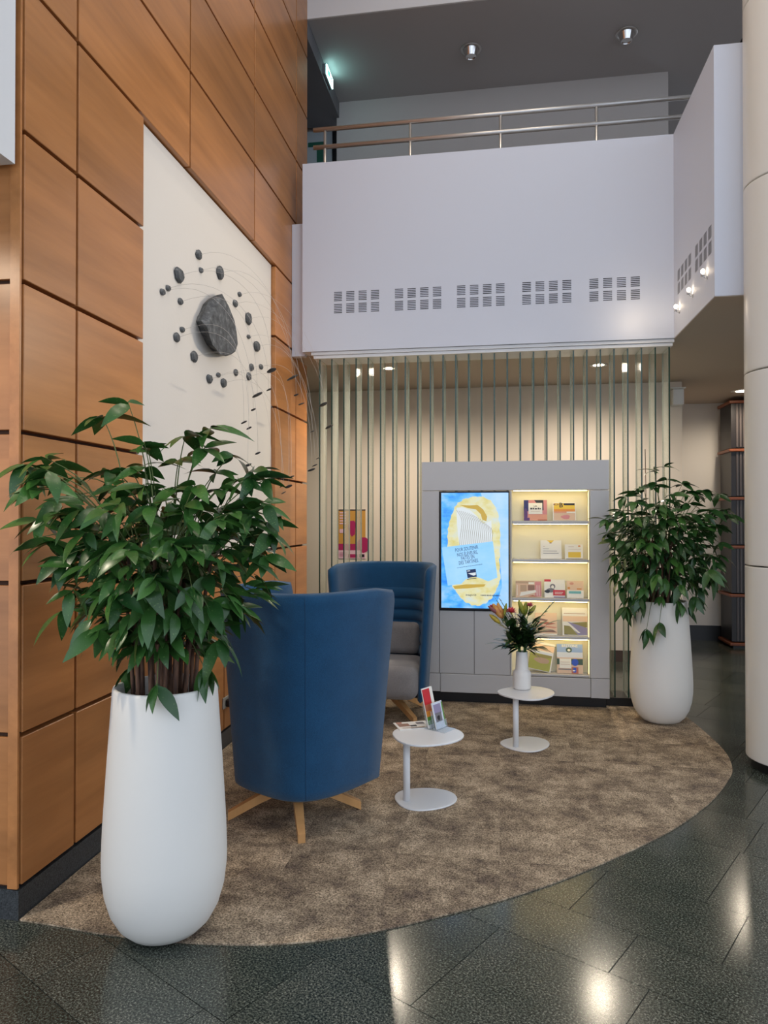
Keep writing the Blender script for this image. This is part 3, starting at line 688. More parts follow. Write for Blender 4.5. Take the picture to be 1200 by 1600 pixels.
# the large stone: facets at their true place on the wall
ol = [(490, 330), (525, 395), (555, 470), (566, 530), (572, 590), (560, 630), (535, 648), (510, 655), (482, 650), (440, 600), (405, 530), (380, 470), (388, 440), (400, 420), (420, 370), (450, 340)]
fr = ol[:10] + [(425, 550), (413, 503), (428, 465), (445, 430), (468, 385), (486, 345)]
tr = lambda P_, X: [ML(on_x(200 + x / 3.333, 360 + y / 3.333, X)) for x, y in P_]
b1 = tr(ol, PF + .05); b2 = tr(fr, PF + .10); n = len(b1)
cen = sum(b1, Vector()) / n; cf = sum(b2, Vector()) / n
verts = [(PF - XW + .0002, (cen + (p - cen) * .9).y, (cen + (p - cen) * .9).z) for p in b1] + [tuple(p) for p in b1]
verts += [tuple(cf + (p - cf) * (.965 if k < 10 else 1.0)) for k, p in enumerate(b2)]
faces = [tuple(range(n))]
for r_ in range(2):
    for k in range(n): faces.append((r_ * n + k, (r_ + 1) * n + k, (r_ + 1) * n + (k + 1) % n, r_ * n + (k + 1) % n))
faces.append(tuple(reversed([2 * n + k for k in range(n)])))
bm = bmesh.new(); me = new_mesh('t', verts, faces); bm.from_mesh(me); bpy.data.meshes.remove(me)
big = ob('large_stone', bm_mesh('large_stone', bm), SLATE, mur); big['label'] = 'large faceted grey slate stone'
stones = [(313, 398, 12, 16), (317, 422, 8, 9), (346, 426, 14, 22), (282, 430, 20, 26), (266, 450, 10, 10), (257, 456, 10, 11), (285, 471, 10, 11), (377, 460, 7, 8), (370, 474, 9, 12), (390, 498, 12, 20), (391, 526, 7, 7), (403, 541, 12, 18), (288, 515, 9, 10), (279, 527, 13, 15), (306, 557, 14, 18), (395, 574, 8, 12), (410, 573, 7, 9), (391, 588, 9, 13), (371, 582, 8, 11), (330, 592, 11, 15), (344, 586, 8, 8), (352, 598, 11, 15)]
tips = [(424, 579, 14), (457, 590, 18), (402, 617, 20), (420, 609, 9), (463, 617, 8), (471, 631, 11), (396, 640, 9), (505, 632, 16), (514, 667, 15), (488, 674, 7), (381, 660, 10), (389, 669, 10), (403, 708, 9), (387, 727, 13), (497, 716, 7), (492, 727, 9), (487, 734, 12), (455, 745, 11), (451, 760, 12), (440, 760, 7), (443, 770, 8), (424, 748, 7)]
sw_ = []
for i, (x, y, w, h) in enumerate(stones):
    p = on_x(x, y, PF + .02); pe = on_x(x + w / 2, y, PF + .02); pt = on_x(x, y - h / 2, PF + .02)
    th_ = .012 + .35 * abs(pt.z - p.z); ry, rz = abs(pe.y - p.y) * .62, abs(pt.z - p.z)
    ob('stone', stone_mesh(ry, rz, th_, 100 + i), SLATE, mur, ML((PF + .0002, p.y, p.z)))
    sw_.append((p, math.atan2(p.z - 2.98, p.y - 4.66), th_))
XT = XW + .50
tp = []
for i, (x, y, w) in enumerate(tips):
    p = on_x(x, y, XT + random.uniform(-.05, .05)); tp.append((p, w, 0))
cyz = sum((p for p, _, _ in tp), Vector()) / len(tp)
tp = [(p, w, math.atan2(p.z - cyz.z, p.y - cyz.y)) for p, w, _ in tp]
for i, ((s, _, th), (p, w, _)) in enumerate(zip(sorted(sw_, key=lambda q: q[1]), sorted(tp, key=lambda q: q[2]))):
    d = (p - EYEP).length; rr = w / 2 * d / FPX
    pts = []
    s0 = Vector((PF + th * .8, s.y, s.z))
    c1 = s0 + Vector((.32, .05, .12)); c2 = p + Vector((.02, -.05, .45))
    for k in range(15):
        t = k / 14; pts.append(ML(s0 * (1 - t) ** 3 + c1 * 3 * t * (1 - t) ** 2 + c2 * 3 * t * t * (1 - t) + p * t ** 3))
    ob('rod', tube('rod', pts, .0008, 4), mat('thin_rod', srgb(196, 190, 184), .5), mur)
    bm = bmesh.new(); bmesh.ops.create_icosphere(bm, subdivisions=2, radius=1.0)
    rnd = random.Random(i)
    for v in bm.verts:
        k = 1 + .12 * math.sin(v.co.x * 3 + i) ; v.co = Vector((v.co.x * rr * k, v.co.y * rr * 1.5 * k, v.co.z * rr * .22))
    ob('slate_tip', bm_mesh('slate_tip', bm), SLATED, mur, ML(p), (rnd.uniform(.05, .2), -rnd.uniform(.3, .55), rnd.uniform(-.3, .3)))

# ================================================================== ARMCHAIRS
def make_chair(label):
    root = thing('armchair', label, 'armchair', (0, 0, 0), 0)
    NS, NV = 64, 24
    ZB, ZT = .20, 1.245
    def P(s, v, off=0.0):
        ph = math.copysign(abs(s) ** 1.25, s) * PI / 2
        z_top = ZT - .022 * max(0, (abs(s) - .96) / .04) ** 2
        z_bot = ZB
        z = z_bot + (z_top - z_bot) * v
        W = .356 + .068 * v - off; yb = -.275 - .08 * v + off; yf = .30 + .06 * v - (.012 * max(0, (v - .95) / .05) ** 2)
        e = .58
        return Vector((W * math.copysign(abs(math.sin(ph)) ** e, s), yf - (yf - yb) * max(0, math.cos(ph)) ** e, z))
    def grid(name, off, s0, s1, v0, v1, ns, nv, fn=None):
        verts = []; faces = []
        for j in range(nv + 1):
            for i in range(ns + 1):
                s = s0 + (s1 - s0) * i / ns; v_ = v0 + (v1 - v0) * j / nv
                verts.append(P(s, v_, off + (fn(s, v_) if fn else 0)))
        for j in range(nv):
            for i in range(ns):
                a = j * (ns + 1) + i; faces.append((a, a + 1, a + ns + 2, a + ns + 1))
        return verts, faces
    # shell: outer skin, inner skin, rims
    T = .05
    vo, fo = grid('o', 0, -1, 1, 0, 1, NS, NV); vi, fi = grid('i', T, -1, 1, 0, 1, NS, NV)
    # rounded rim between the skins
    nO = len(vo); verts = vo + vi; faces = fo + [tuple(reversed([x + nO for x in f])) for f in fi]
    ring = [i for i in range(NS + 1)] + [j * (NS + 1) + NS for j in range(1, NV + 1)] + [NV * (NS + 1) + i for i in range(NS - 1, -1, -1)] + [j * (NS + 1) for j in range(NV - 1, 0, -1)]
    mids = []
    cen_ = Vector((0, 0, .7))
    for r_ in ring:
        a, b_ = vo[r_], vi[r_]; i = r_ % (NS + 1); j = r_ // (NS + 1)
        out = Vector((0, 0, 0))
        if j == NV: out += Vector((0, 0, .018))
        if j == 0: out += Vector((0, 0, -.018))
        if i in (0, NS): out += Vector((0, .018, 0))
        mids.append((a + b_) / 2 + out)
    m0 = len(verts); verts += mids; nR = len(ring)
    for k in range(nR):
        k2 = (k + 1) % nR
        faces.append((ring[k2], ring[k], m0 + k, m0 + k2)); faces.append((m0 + k2, m0 + k, ring[k] + nO, ring[k2] + nO))
    me = new_mesh('shell', verts, faces, True); sh_ = ob('shell', me, BLUE, root)
    # quilted channels inside
    vq, fq = grid('q', T + .004, -.86, .86, .26, .80, 48, 54, lambda s, v_: .022 * (abs(math.sin((v_ - .26) / .09 * PI)) ** .55) * min(1, (.86 - abs(s)) / .06))
    ob('quilted_lining', new_mesh('quilted_lining', vq, [tuple(reversed(f)) for f in fq], True), BLUE, root)
    # vertical seam on the back
    for s_ in (-.5, .5):
        ob('back_seam', tube('back_seam', [P(s_, v_ / 12, -.0004) for v_ in range(13)], .0013, 5), mat('blue_thread', srgb(20, 62, 96), .8), sh_)
    # seat and lumbar cushion
    def cushion(name, poly_fn, z0, z1, rnd_, m):
        bm = bmesh.new(); poly = poly_fn
        vs_ = [bm.verts.new((x, y, z0)) for x, y in poly]; f = bm.faces.new(vs_)
        r = bmesh.ops.extrude_face_region(bm, geom=[f])
        for v in [g_ for g_ in r['geom'] if isinstance(g_, bmesh.types.BMVert)]: v.co.z = z1
        bmesh.ops.recalc_face_normals(bm, faces=bm.faces[:])
        es = [e for e in bm.edges if abs(e.verts[0].co.z - e.verts[1].co.z) < 1e-6]
        bmesh.ops.bevel(bm, geom=es, offset=rnd_, segments=5, affect='EDGES', profile=.5)
        return ob(name, bm_mesh(name, bm, True), m, root)
    seatp = [(-.300, -.05), (-.285, -.16), (-.19, -.215), (0, -.22), (.19, -.215), (.285, -.16), (.300, -.05), (.308, .12), (.315, .28), (.30, .37), (.2, .405), (0, .41), (-.2, .405), (-.30, .37), (-.315, .28), (-.308, .12)]
    seatp = [(p.x, p.y) for p in catmull(seatp + [seatp[0]], 2)][:-1]
    cushion('seat', seatp, .205, .475, .085, GREYF)
    bm = bmesh.new(); box(bm, -.24, .24, -.07, .07, 0, .27, bev=.055, seg=4)
    o = ob('lumbar_cushion', bm_mesh('lumbar_cushion', bm, True), GREYF, root, (0, -.165, .478), (.14, 0, 0))
    # swivel and four wooden legs
    ob('swivel', lathe('swivel', [(.05, .15), (.05, .18), (.09, .19), (.09, .206)], 24, closed_top=True), DARKMET, root)
    lv = []
    for r_, z_, w_, h_ in ((.02, .178, .024, .026), (.20, .105, .024, .024), (.367, .026, .019, .019)):
        lv += [(r_, -w_, z_ - h_), (r_, w_, z_ - h_), (r_, w_, z_ + h_), (r_, -w_, z_ + h_)]
    lf = [(3, 2, 1, 0), (8, 9, 10, 11)]
    for r_ in range(2):
        for k in range(4): k2 = (k + 1) % 4; lf.append((r_ * 4 + k, r_ * 4 + k2, (r_ + 1) * 4 + k2, (r_ + 1) * 4 + k))
    lv[8] = (lv[8][0], lv[8][1], .0003); lv[9] = (lv[9][0], lv[9][1], .0003)
    lme = new_mesh('leg', lv, lf); lme.materials.append(BEECH)
    for k in range(4): ob('leg', lme, None, root, None, (0, 0, k * PI / 2 + math.radians(21 + 28)))
    return root
def copy_tree(o, parent=None):
    c_ = o.copy(); COL.objects.link(c_); c_.parent = parent
    for ch in o.children: copy_tree(ch, c_)
    return c_
CG = 'blue high-backed armchairs'
ch1 = make_chair('blue high-backed armchair with its back turned, beside the brochure table'); ch1['group'] = CG
ch1.location = (-1.12, 3.87, .007); ch1.rotation_euler = (0, 0, math.radians(62 - 90))
ch2 = copy_tree(ch1); ch2['label'] = 'blue high-backed armchair showing its grey seat and cushion, beside the grey cabinet'
ch2.location = (-.926, 5.985, .007); ch2.rotation_euler = (0, 0, math.radians(-94 - 90))

# ================================================================== SIDE TABLES
def egg(a, b_, n=40, taper=.16, x0=0.0):
    out = []
    for k in range(n):
        t = 2 * PI * k / n; x = math.copysign(abs(math.cos(t)) ** .86, math.cos(t)) * a; y = math.copysign(abs(math.sin(t)) ** .9, math.sin(t)) * b_ * (1 + taper * -math.cos(t)); out.append((x + x0, y))
    return out
def side_table(label, loc, rz, h=.378):
    t = thing('side_table', label, 'side table', loc, rz, 'low white side tables')
    ob('base_plate', prism('base_plate', egg(.182, .160, x0=.12), .0, .009, .003), WLAQ, t)
    ob('post', tube('post', [(0, 0, .0085), (0, 0, h - .0125)], .021, 20), WLAQ, t)
    ob('table_top', prism('table_top', egg(.208, .188, x0=.135), h - .012, h, .004), WLAQ, t)
    return t
T1, T2 = Vector((-.533, 4.143, .0072)), Vector((.115, 5.233, .0072))
A1, A2 = math.radians(24), math.radians(50)
side_table('low white side table carrying brochures and a clear stand', T1, A1)
side_table('low white side table carrying the vase of flowers', T2, A2)
TZ = .0072 + .378

# brochure stand
ctr = on_z(688, 1139, TZ)
bs = thing('brochure_stand', 'clear acrylic stand holding two leaflets on the white table', 'brochure stand', (ctr.x, ctr.y, TZ + .0006), math.radians(60))
def slab(name, w, d0, d1, z0, z1, lean, th=.003):
    bm = bmesh.new(); box(bm, -w / 2, w / 2, -th / 2, th / 2, 0, z1 - z0)
    return bm_mesh(name, bm)
ob('base_sheet', boxm('base_sheet', -.06, .06, -.07, .075, .0, .003), ACRYL, bs)
LEAN = math.radians(-14)
for y in (-.005, .045):
    ob('back_sheet', boxm('back_sheet', -.056, .056, 0, .002, 0, .15 if y > 0 else .11), ACRYL, bs, (0, y + .012, .0035), (LEAN, 0, 0))
    ob('front_pocket', boxm('front_pocket', -.056, .056, 0, .002, 0, .05), ACRYL, bs, (0, y - .012, .0035), (LEAN, 0, 0))
def leaflet(label, y, w, h, layers, x=0.0):
    p = Vector((x, y, .006)); p.rotate(Euler((0, 0, bs.rotation_euler.z)))
    t = thing('leaflet', label, 'leaflet', bs.location + p); t.rotation_euler = (LEAN, 0, bs.rotation_euler.z)
    ob('pages', boxm('pages', -w / 2, w / 2, 0, .007, 0, h), PAPER, t)
    flat_print('cover', t, [(m_, [(u * w - w / 2, v_ * h) for u, v_ in p_]) for m_, p_ in layers], (0, -.0003, 0)); return t
leaflet('tall leaflet with red, orange and green bands standing in the acrylic stand', .043, .10, .235,
        [(c['red'], R(0, .72, .58, .97)), (c['copper'], R(0, .72, .42, .58)), (c['orange'], R(0, .72, .28, .42)), (c['green'], R(0, .72, .08, .28)), (c['cover'], R(.72, 1, 0, 1)), (c['red'], R(.08, .5, .62, .8))], x=-.004)
leaflet('smaller grey and white leaflet with green edge in the acrylic stand', -.006, .10, .155,
        [(c['cloud'], R(0, 1, 0, 1)), (c['lilac'], R(.08, .8, .55, .92)), (c['grey'], R(.1, .75, .25, .6)), (c['ink'], blob(.4, .4, .15, .1, 12, .1)), (c['green'], R(.9, 1, .05, .95))], x=.005)
mp_ = on_z(645, 1134, TZ)
mg = thing('open_magazine', 'thin white printed magazine lying flat on the edge of the table', 'magazine', (mp_.x, mp_.y, TZ + .0006), math.radians(24))
ob('pages', boxm('pages', -.105, .105, -.075, .075, 0, .004, bev=.0008), PAPER, mg)
fp = flat_print('cover', mg, [(c['brown'], R(-.09, -.02, -.02, .04)), (c['ink'], R(-.02, .02, -.03, .0)), (c['grey'], R(.03, .08, .01, .05)), (c['tan'], R(-.08, .06, -.055, -.045)), (c['grey'], R(-.03, .08, -.07, -.062)), (c['copper'], R(-.09, -.055, .045, .065))], (0, 0, .0042), (-PI / 2, 0, 0))

# ================================================================== VASE AND FLOWERS
VP = on_z(815.5, 1076, TZ); VB = Vector((VP.x, VP.y, TZ + .0005))
vase = thing('vase', 'matt white ceramic bottle-shouldered vase on the white table', 'vase', VB)
ob('body', lathe('body', [(.052, .0), (.062, .004), (.066, .02), (.067, .10), (.066, .122), (.060, .133), (.050, .142), (.048, .15), (.044, .22), (.041, .275), (.038, .276), (.037, .27), (.04, .2), (.04, .06), (.001, .05)], 40), mat('ceramic_white', srgb(232, 228, 222), .42), vase)
VT = VB + Vector((0, 0, .268))
def leaf_mesh(name, L_, W_, fold=.18, curl=.25, nseg=5, shape=1.0):
    verts, faces = [], []
    for i in range(nseg + 1):
        t = i / nseg; w = W_ * math.sin(PI * min(1, t ** .8 * .97 + .03)) ** .9 * (1 if t < .98 else 0) + .0004
        y = L_ * t; z = -curl * L_ * t * t
        verts += [(-w, y, z + fold * w), (0, y, z), (w, y, z + fold * w)]
    for i in range(nseg):
        a = i * 3; faces += [(a, a + 1, a + 4, a + 3), (a + 1, a + 2, a + 5, a + 4)]
    return new_mesh(name, verts, faces, True)
def place_leaf(o, p, d, up=Vector((0, 0, 1)), roll=0.0):
    y = d.normalized(); x = y.cross(up)
    if x.length < .05: x = Vector((1, 0, 0))
    x.normalize(); z = x.cross(y)
    m_ = Matrix((x, y, z)).transposed().to_4x4() @ Matrix.Rotation(roll, 4, 'Y')
    o.matrix_local = Matrix.Translation(p) @ m_
DV = (VB - EYEP).dot(FW)
bl_long = leaf_mesh('blade', .125, .0155, .1, .3); bl_wide = leaf_mesh('blade', .095, .024, .2, .25); bl_tiny = leaf_mesh('blade', .04, .011, .1, .1)
for m_ in (bl_long, bl_wide, bl_tiny): m_.materials.append(LEAFB)
rb = random.Random(3)
def stem_to(px, py, dd, name, label, cat, group=None):
    tip = on_d(px, py, DV + dd) - VT
    t = thing(name, label, cat, VT, 0, group)
    b0 = Vector((rb.uniform(-.018, .018), rb.uniform(-.018, .018), -.15)); b1 = Vector((tip.x * .22, tip.y * .22, tip.z * .45))
    b1.x = max(-.03, min(.03, b1.x)) if b1.z < .02 else b1.x
    n0 = Vector((rb.uniform(-.012, .012) + .018 * (1 if tip.x > 0 else -1), rb.uniform(-.015, .015), .01))
    pts = catmull([b0, n0, b1 + n0 * .5, tip], 5)
    ob('stem', tube('stem', pts, .0028, 6), mat('stem_green', srgb(70, 106, 50), .5), t)
    return t, pts, tip
def bud(t, tip, d, L_, r_, m):
    prof = [(.2 * r_, 0), (.7 * r_, .15 * L_), (r_, .42 * L_), (.85 * r_, .7 * L_), (.4 * r_, .93 * L_), (.05 * r_, L_)]
    o = ob('bud', lathe('bud', prof, 12), m, t)
    o.matrix_local = Matrix.Translation(tip) @ d.to_track_quat('Z', 'Y').to_matrix().to_4x4()
BUDO = mat('bud_orange', srgb(206, 140, 66), .5); BUDY = mat('bud_yellow', srgb(196, 166, 56), .5); BUDG = mat('bud_green', srgb(140, 150, 52), .5)
for mm, a, b_ in ((BUDO, srgb(170, 90, 60), srgb(222, 172, 80)), (BUDY, srgb(150, 140, 50), srgb(214, 180, 60)), (BUDG, srgb(110, 130, 44), srgb(176, 168, 60))):
    to_color(mm, ramp(mm, noise(mm, tex_coord(mm), 30, 3), [(.3, a), (.7, b_)]))
def stem_leaves(t, pts, k0, n_, me, spread=.9):
    for k in range(n_):
        i = min(len(pts) - 2, k0 + int((len(pts) - 2 - k0) * (k + rb.random()) / n_))
        p = Vector(pts[i]); d = (Vector(pts[i + 1]) - p).normalized(); a = rb.uniform(0, 6.28)
        side = Vector((math.cos(a), math.sin(a), rb.uniform(-.3, .35)))
        o = ob('leaf', me, None, t); place_leaf(o, p, d * (.95 if me is not bl_tiny else .45) + side * spread * .85)
def lily(px, py, dd, label, buds):
    t, pts, tip = stem_to(px, py, dd, 'lily_stem', label, 'flower')
    stem_leaves(t, pts, 6, 12, bl_long); stem_leaves(t, pts, 8, 5, bl_wide)
    for bx, by, ex_, ey, m, r_ in buds:
        a = on_d(bx, by, DV + dd + rb.uniform(-.02, .02)) - VT; b_ = on_d(ex_, ey, DV + dd + rb.uniform(-.03, .03)) - VT
        ob('stalk', tube('stalk', [tip, (tip + a) / 2 + Vector((0, 0, -.004)), a], .002, 5), MATS['stem_green'], t)
        bud(t, a, (b_ - a), (b_ - a).length * 1.1, r_ * 1.3, m)
lily(786, 972, -.03, 'lily stem with orange and yellow buds leaning towards the screen', [(784, 966, 771, 945, BUDO, .019), (786, 966, 778, 944, BUDO, .017), (782, 974, 766, 961, BUDY, .014), (788, 962, 791, 944, BUDG, .010), (780, 960, 764, 948, mat('bud_plum', srgb(140, 80, 80), .5), .012)])
lily(821, 966, .0, 'lily stem with three upright yellow-green buds in the middle', [(818, 960, 811, 939, BUDG, .014), (820, 962, 822, 942, BUDG, .016), (825, 962, 836, 947, BUDG, .013)])
def bloom(px, py, dd, label, col, r_):
    t, pts, tip = stem_to(px, py, dd, 'pink_flower', label, 'flower')
    pm = leaf_mesh('petal', r_, r_ * .24, .2, .1, 4); pm.materials.append(col)
    fl = ob('blossom', lathe('blossom', [(.002, -.01), (.008, 0), (.004, .006)], 10, closed_top=True), MATS['bud_green'], t, tip)
    for k in range(26):
        a = k * 2.4; e = .15 + 1.1 * (k / 26)
        o = ob('petal', pm, None, fl); place_leaf(o, Vector((0, 0, .002)), Vector((math.cos(a) * math.cos(e), math.sin(a) * math.cos(e), math.sin(e))))
    stem_leaves(t, pts, 8, 4, bl_wide)
PK = mat('petal_coral', srgb(226, 96, 100), .6); PK2 = mat('petal_rose', srgb(216, 110, 130), .6)
bloom(799, 958, -.06, 'coral pink ragged flower between the lily stems', PK, .05)
bloom(828, 948, -.03, 'rose pink flower behind the upright yellow-green buds', PK2, .036)
bloom(768, 950, .04, 'rose pink flower behind the orange lily buds', PK2, .03)
def sprig(px, py, dd, label, n_, me, group):
    t, pts, tip = stem_to(px, py, dd, 'foliage_sprig', label, 'sprig', group)
    stem_leaves(t, pts, 6, n_, me)
    if me is bl_long: stem_leaves(t, pts, 9, 5, bl_wide)
    o = ob('leaf', me, None, t); place_leaf(o, tip, tip - Vector(pts[-3]))
for px, py, dd, n_ in ((846, 962, -.04, 13), (856, 950, .02, 15), (862, 944, .05, 13), (784, 941, .06, 15), (776, 938, .04, 12)):
    sprig(px, py, dd, 'thin sprig of tiny dark leaves in the bouquet', n_, bl_tiny, 'thin sprigs in the bouquet')
for px, py, dd, n_ in ((790, 1000, -.08, 9), (842, 995, -.08, 9), (832, 975, -.10, 10), (805, 976, -.11, 10), (815, 968, .08, 9), (792, 984, .07, 8), (838, 982, .07, 9), (784, 1006, .02, 6), (845, 1010, .0, 6), (852, 978, .0, 7)):
    sprig(px, py, dd, 'stem of long pointed green leaves in the bouquet', n_ + 7, bl_long, 'long leaved stems in the bouquet')
wt = mat('filler_white', srgb(196, 190, 196), .7)
t, pts, tip = stem_to(806, 966, .0, 'filler_sprig', 'airy sprig of tiny pale lilac florets beside the coral flower', 'sprig')
vv_, ff_ = [], []
for k in range(46):
    p = tip + Vector((rb.gauss(0, .035), rb.gauss(0, .035), rb.gauss(0, .03)))
    tube_into(vv_, ff_, [p, p + Vector((0, 0, .004)), p + Vector((0, 0, .007))], [.002, .0045, .001], 5)
    tube_into(vv_, ff_, [tip - Vector((0, 0, .05)), p], .0005, 3)
o = ob('florets', new_mesh('florets', vv_, ff_), wt, t); o['kind'] = 'stuff'

# ================================================================== PLANTERS AND PLANTS
PLPROF = [(.125, .0), (.155, .012), (.19, .045), (.222, .10), (.243, .17), (.253, .25), (.254, .31), (.250, .42), (.242, .55), (.232, .70), (.221, .85), (.213, .965), (.210, .974), (.200, .976), (.193, .970), (.192, .93), (.19, .86), (.001, .86)]
def planter(label, loc):
    t = thing('planter', label, 'planter', loc, 0, 'tall white planters')
    ob('pot', lathe('pot', [(r_ * .955, z_) for r_, z_ in PLPROF], 64), PLANTER, t)
    ob('soil', lathe('soil', [(.1805, .862), (.1795, .90), (.12, .912), (.001, .915)], 32), SOIL, t)
    return t
LV = [leaf_mesh('leaf_blade', .150, .0265, .22, .26, 6), leaf_mesh('leaf_blade', .130, .0262, .16, .36, 6), leaf_mesh('leaf_blade', .112, .0235, .25, .18, 5), leaf_mesh('leaf_blade', .160, .0285, .12, .42, 6)]
for m_ in LV: m_.materials.append(LEAF)
def in_poly(poly, x, y): return inside(poly, x, y)
def plant(label, loc, poly, extra, seed, sc, n_whorl, cx, thick, droop, group):
    """canopy outline given in photograph pixels at the plant's own distance; depth filled around it"""
    rnd = random.Random(seed); t = thing('potted_plant', label, 'plant', loc, 0, group)
    base = Vector(loc); D = (base - EYEP).dot(FW)
    xs = [p[0] for p in poly]; ys = [p[1] for p in poly]; x0, x1, y0, y1 = min(xs), max(xs), min(ys), max(ys)
    mid_y = y0 + (y1 - y0) * .55
    pts = []
    tries = 0; mind = math.sqrt((x1 - x0) * (y1 - y0) / n_whorl) * .66
    while len(pts) < n_whorl and tries < 6000:
        tries += 1; x, y = rnd.uniform(x0, x1), rnd.uniform(y0, y1)
        if not in_poly(poly, x, y): continue
        rr = math.hypot((x - cx) / ((x1 - x0) / 2), (y - mid_y) / ((y1 - y0) / 2))
        dmax = thick * math.sqrt(max(.05, 1 - min(1, rr) ** 2))
        dd = rnd.uniform(-1, .55) * dmax
        if any(math.hypot(x - a, y - b_) < mind and abs(dd - c_) < .18 for a, b_, c_ in pts): continue
        if on_d(x, y, D + dd).x < XW + .14: dd = min(dd, -.34)
        pts.append((x, y, dd))
    whorls = [(on_d(x, y, D + dd) - base, 0) for x, y, dd in pts] + [(on_d(x, y, D + dd) - base, k) for x, y, dd, k in extra]
    top_z = .0
    axis = Vector((0, 0, 0))
    # canes
    canes = []
    for k in range(26):
        a = k * 2.39996; r_ = .125 * math.sqrt((k + .5) / 26)
        p0 = Vector((r_ * math.cos(a), r_ * math.sin(a), -.02)); h = rnd.uniform(.38, .72) * sc
        sp_ = rnd.uniform(1.15, 1.9)
        p1 = Vector((p0.x * (1 + .3 * (sp_ - 1)), p0.y * (1 + .3 * (sp_ - 1)), h * .45)); p2 = Vector((p0.x * sp_, p0.y * sp_, h))
        cv = catmull([p0, p1, p2], 3); canes.append(cv)
        ob('cane', tube('cane', cv, [.0105 - .0045 * i / (len(cv) - 1) for i in range(len(cv))], 6), CANE, t)
    tv, tf = [], []
    cc = Vector((0, 0, .52 * sc)); leaves = []
    for w, kind in whorls:
        cn = min(canes, key=lambda q: (Vector((q[-1].x, q[-1].y, 0)) - Vector((w.x, w.y, 0)) * .25).length + rnd.random() * .08)
        st = Vector(cn[-1]) if w.z > cn[-1].z * .8 else Vector(cn[len(cn) // 2])
        mid = st.lerp(w, .55) + Vector((0, 0, .10 * (w - st).length + .03))
        cv = catmull([st, mid, w], 4)
        tube_into(tv, tf, cv, [.0034 - .0018 * i / (len(cv) - 1) for i in range(len(cv))], 5)
        outd = Vector((w.x - cc.x, w.y - cc.y, (w.z - cc.z) * .6)).normalized()
        bd = (Vector(cv[-1]) - Vector(cv[-3])).normalized()
        nl = rnd.choice((4, 4, 5, 5)) if kind == 0 else kind
        a0 = rnd.uniform(0, 6.28)
        e1 = bd.cross(Vector((0, 0, 1)))
        if e1.length < .1: e1 = Vector((1, 0, 0))
        e1.normalize(); e2 = e1.cross(bd)
        for q in range(nl):
            a = a0 + 2 * PI * q / nl + rnd.uniform(-.35, .35)
            flat = Vector((math.cos(a), math.sin(a), 0))
            d = outd * .45 + flat * .95 + (e1 * math.cos(a) + e2 * math.sin(a)) * .25
            low = max(0, min(1, (cc.z + .1 - w.z) / .4))
            d.z -= droop * (.75 + .8 * low) + rnd.uniform(-.3, .4)
            d.normalize()
            tipw = base + w + d * .17
            if tipw.x < XW + .02 and tipw.y > YC - .03: d.x = abs(d.x) + .1; d.y -= .3
            leaves.append((w + bd * rnd.uniform(-.015, .0), d.normalized(), rnd.uniform(-.8, .8), rnd.randrange(4), rnd.uniform(.72, 1.12) * sc))
    ob('twigs', new_mesh('twigs', tv, tf, True), mat('twig_green', srgb(96, 110, 60), .6), t)['kind'] = 'stuff'
    # largest three hundred leaves singly, nearest the viewer first
    leaves.sort(key=lambda q: (base + q[0] - EYEP).length - q[4] * .3)
    for p, d, roll, vi_, s_ in leaves[:300]:
        o = ob('leaf', LV[vi_], None, t); place_leaf(o, p, d, roll=roll); o.scale = (s_, s_, s_)
    rest = leaves[300:]
    for k in range(430):
        a = rnd.uniform(0, 6.28); u = rnd.uniform(.1, 1); z = rnd.uniform(.20, .80) * sc
        r_ = .37 * math.sqrt(u) * sc * min(1, max(.35, (z / sc) / .45))
        if base.x + r_ * math.cos(a) < XW + .16: continue
        p = Vector((r_ * math.cos(a), r_ * math.sin(a), z)); d = Vector((math.cos(a), math.sin(a), rnd.uniform(-.9, .5)))
        rest.append((p, d.normalized(), rnd.uniform(-.7, .7), rnd.randrange(4), rnd.uniform(.6, .95) * sc))
    bv, bf = [], []
    tmp = bpy.data.objects.new('tmp', None)
    for p, d, roll, vi_, s_ in rest:
        y = d; x = y.cross(Vector((0, 0, 1)))
        if x.length < .05: x = Vector((1, 0, 0))
        x.normalize(); z = x.cross(y)
        M = Matrix.Translation(p) @ Matrix((x, y, z)).transposed().to_4x4() @ Matrix.Rotation(roll, 4, 'Y') @ Matrix.Scale(s_, 4)
        b0 = len(bv); bv += [M @ v.co for v in LV[vi_].vertices]; bf += [tuple(b0 + i for i in f.vertices) for f in LV[vi_].polygons]
    bpy.data.objects.remove(tmp)
    ob('inner_foliage', new_mesh('inner_foliage', bv, bf, True), LEAF, t)['kind'] = 'stuff'
    return t
P1 = on_d(258, 1480, 2.88); P1.z = .0075
P2 = on_d(1033, 1134, 5.83); P2.z = .0075
planter('tall white tapering planter beside the wood wall corner', P1)
planter('tall white tapering planter beside the grey cabinet and glass fins', P2)
poly1 = [(40, 735), (110, 715), (190, 725), (225, 700), (300, 690), (350, 700), (420, 740), (430, 800), (425, 860), (395, 900), (375, 950), (340, 985), (300, 985), (240, 975), (190, 985), (150, 960), (130, 900), (75, 860), (50, 800)]
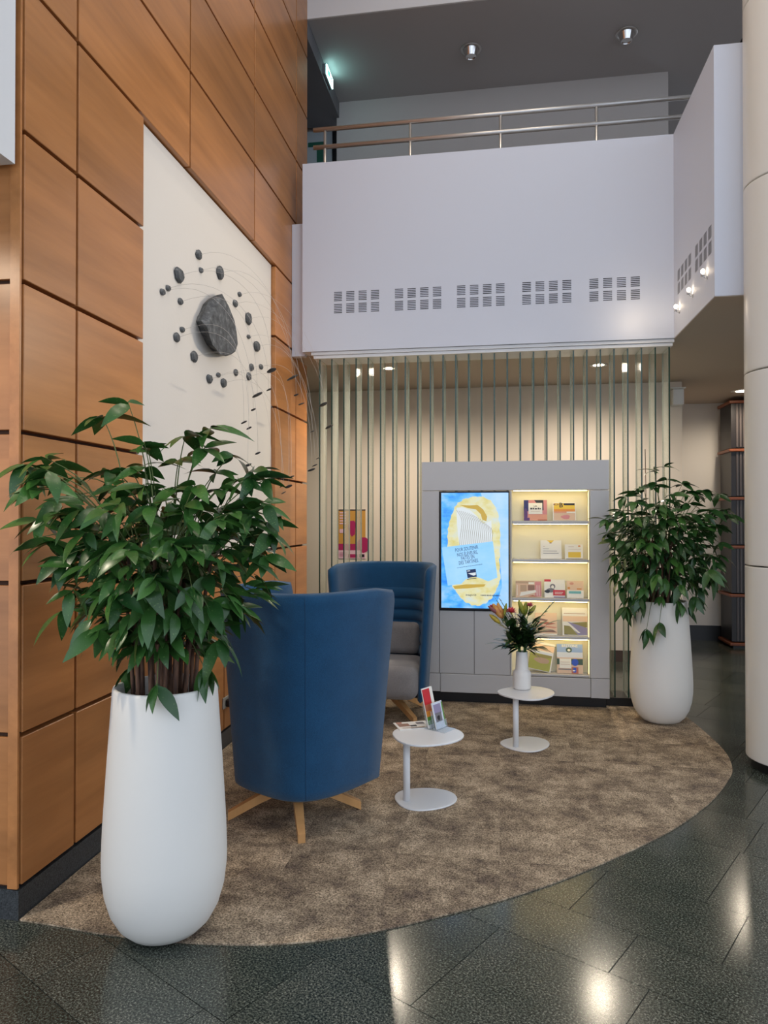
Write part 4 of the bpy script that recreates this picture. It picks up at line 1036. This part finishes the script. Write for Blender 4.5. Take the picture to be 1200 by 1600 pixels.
ex1 = [(160, 650, -.05, 4), (200, 628, .0, 3), (290, 680, -.1, 5), (330, 668, -.05, 5), (225, 690, -.1, 4), (35, 725, -.1, 5), (70, 715, -.15, 5), (395, 745, -.1, 5), (418, 748, -.05, 4), (415, 790, -.1, 5), (425, 815, 0, 4), (85, 800, -.15, 5), (60, 840, -.1, 3), (110, 925, -.15, 4), (95, 955, -.15, 3), (360, 940, -.2, 5), (345, 1000, -.15, 4), (150, 985, -.2, 4), (245, 1072, -.23, 4), (200, 1050, .0, 3), (320, 1045, -.1, 4), (300, 920, -.35, 5), (240, 905, -.4, 5), (200, 860, -.4, 5), (180, 930, -.35, 5), (270, 850, -.42, 5)]
plant('large leafy green plant with brown canes in the planter beside the wood wall', (P1.x, P1.y, P1.z + .905), poly1, ex1, 5, 1.0, 96, 245, .34, .45, 'two leafy potted plants')
poly2 = [(970, 775), (1000, 748), (1040, 742), (1075, 755), (1110, 768), (1138, 790), (1143, 820), (1130, 860), (1115, 905), (1090, 935), (1065, 955), (1035, 970), (1000, 970), (975, 945), (962, 900), (950, 850), (946, 805)]
ex2 = [(1022, 735, 0, 4), (1038, 728, 0, 4), (1020, 755, 0, 4), (1100, 765, -.1, 5), (1125, 772, -.1, 4), (1140, 805, -.1, 5), (945, 812, -.1, 5), (1010, 985, -.25, 5), (1030, 975, -.25, 5), (975, 950, -.2, 5), (1065, 945, -.2, 4), (1115, 895, -.1, 4), (1125, 905, -.1, 3), (960, 870, -.1, 4), (1000, 935, -.25, 5)]
pl2 = plant('leafy green plant in the planter beside the glass fins', (P2.x, P2.y, P2.z + .905), poly2, ex2, 11, .98, 135, 1043, .36, .45, 'two leafy potted plants')
tp_ = on_d(1008, 702, (P2 - EYEP).dot(FW)) - Vector(pl2.location)
ob('bare_shoot', tube('bare_shoot', [(-.08, .0, -.02), tp_ * .5 + Vector((-.05, 0, 0)), tp_], .003, 6), CANE, pl2)

# ================================================================== SOCKET AND CABLE BY THE SKIRTING
so = thing('wall_socket', 'grey wall socket with a black plug low on the wood wall', 'socket', (XW, 4.93, .33))
ob('plate', boxm('plate', .0005, .012, -.07, .07, -.04, .04, bev=.003), mat('socket_grey', srgb(150, 146, 136), .5), so)
ob('plug', boxm('plug', .0125, .05, -.04, .04, -.03, .025, bev=.008), BLACK, so)
cb = ob('power_cable', tube('power_cable', catmull([(XW + .05, 4.95, .31), (XW + .09, 4.97, .24), (XW + .06, 4.98, .13), (XW + .05, 4.95, .03), (XW + .10, 4.86, .012), (XW + .22, 4.74, .012), (XW + .35, 4.76, .012)], 6), .004, 8), BLACK)
tag(cb, 'black power cable hanging from the wall socket to the carpet', 'cable')
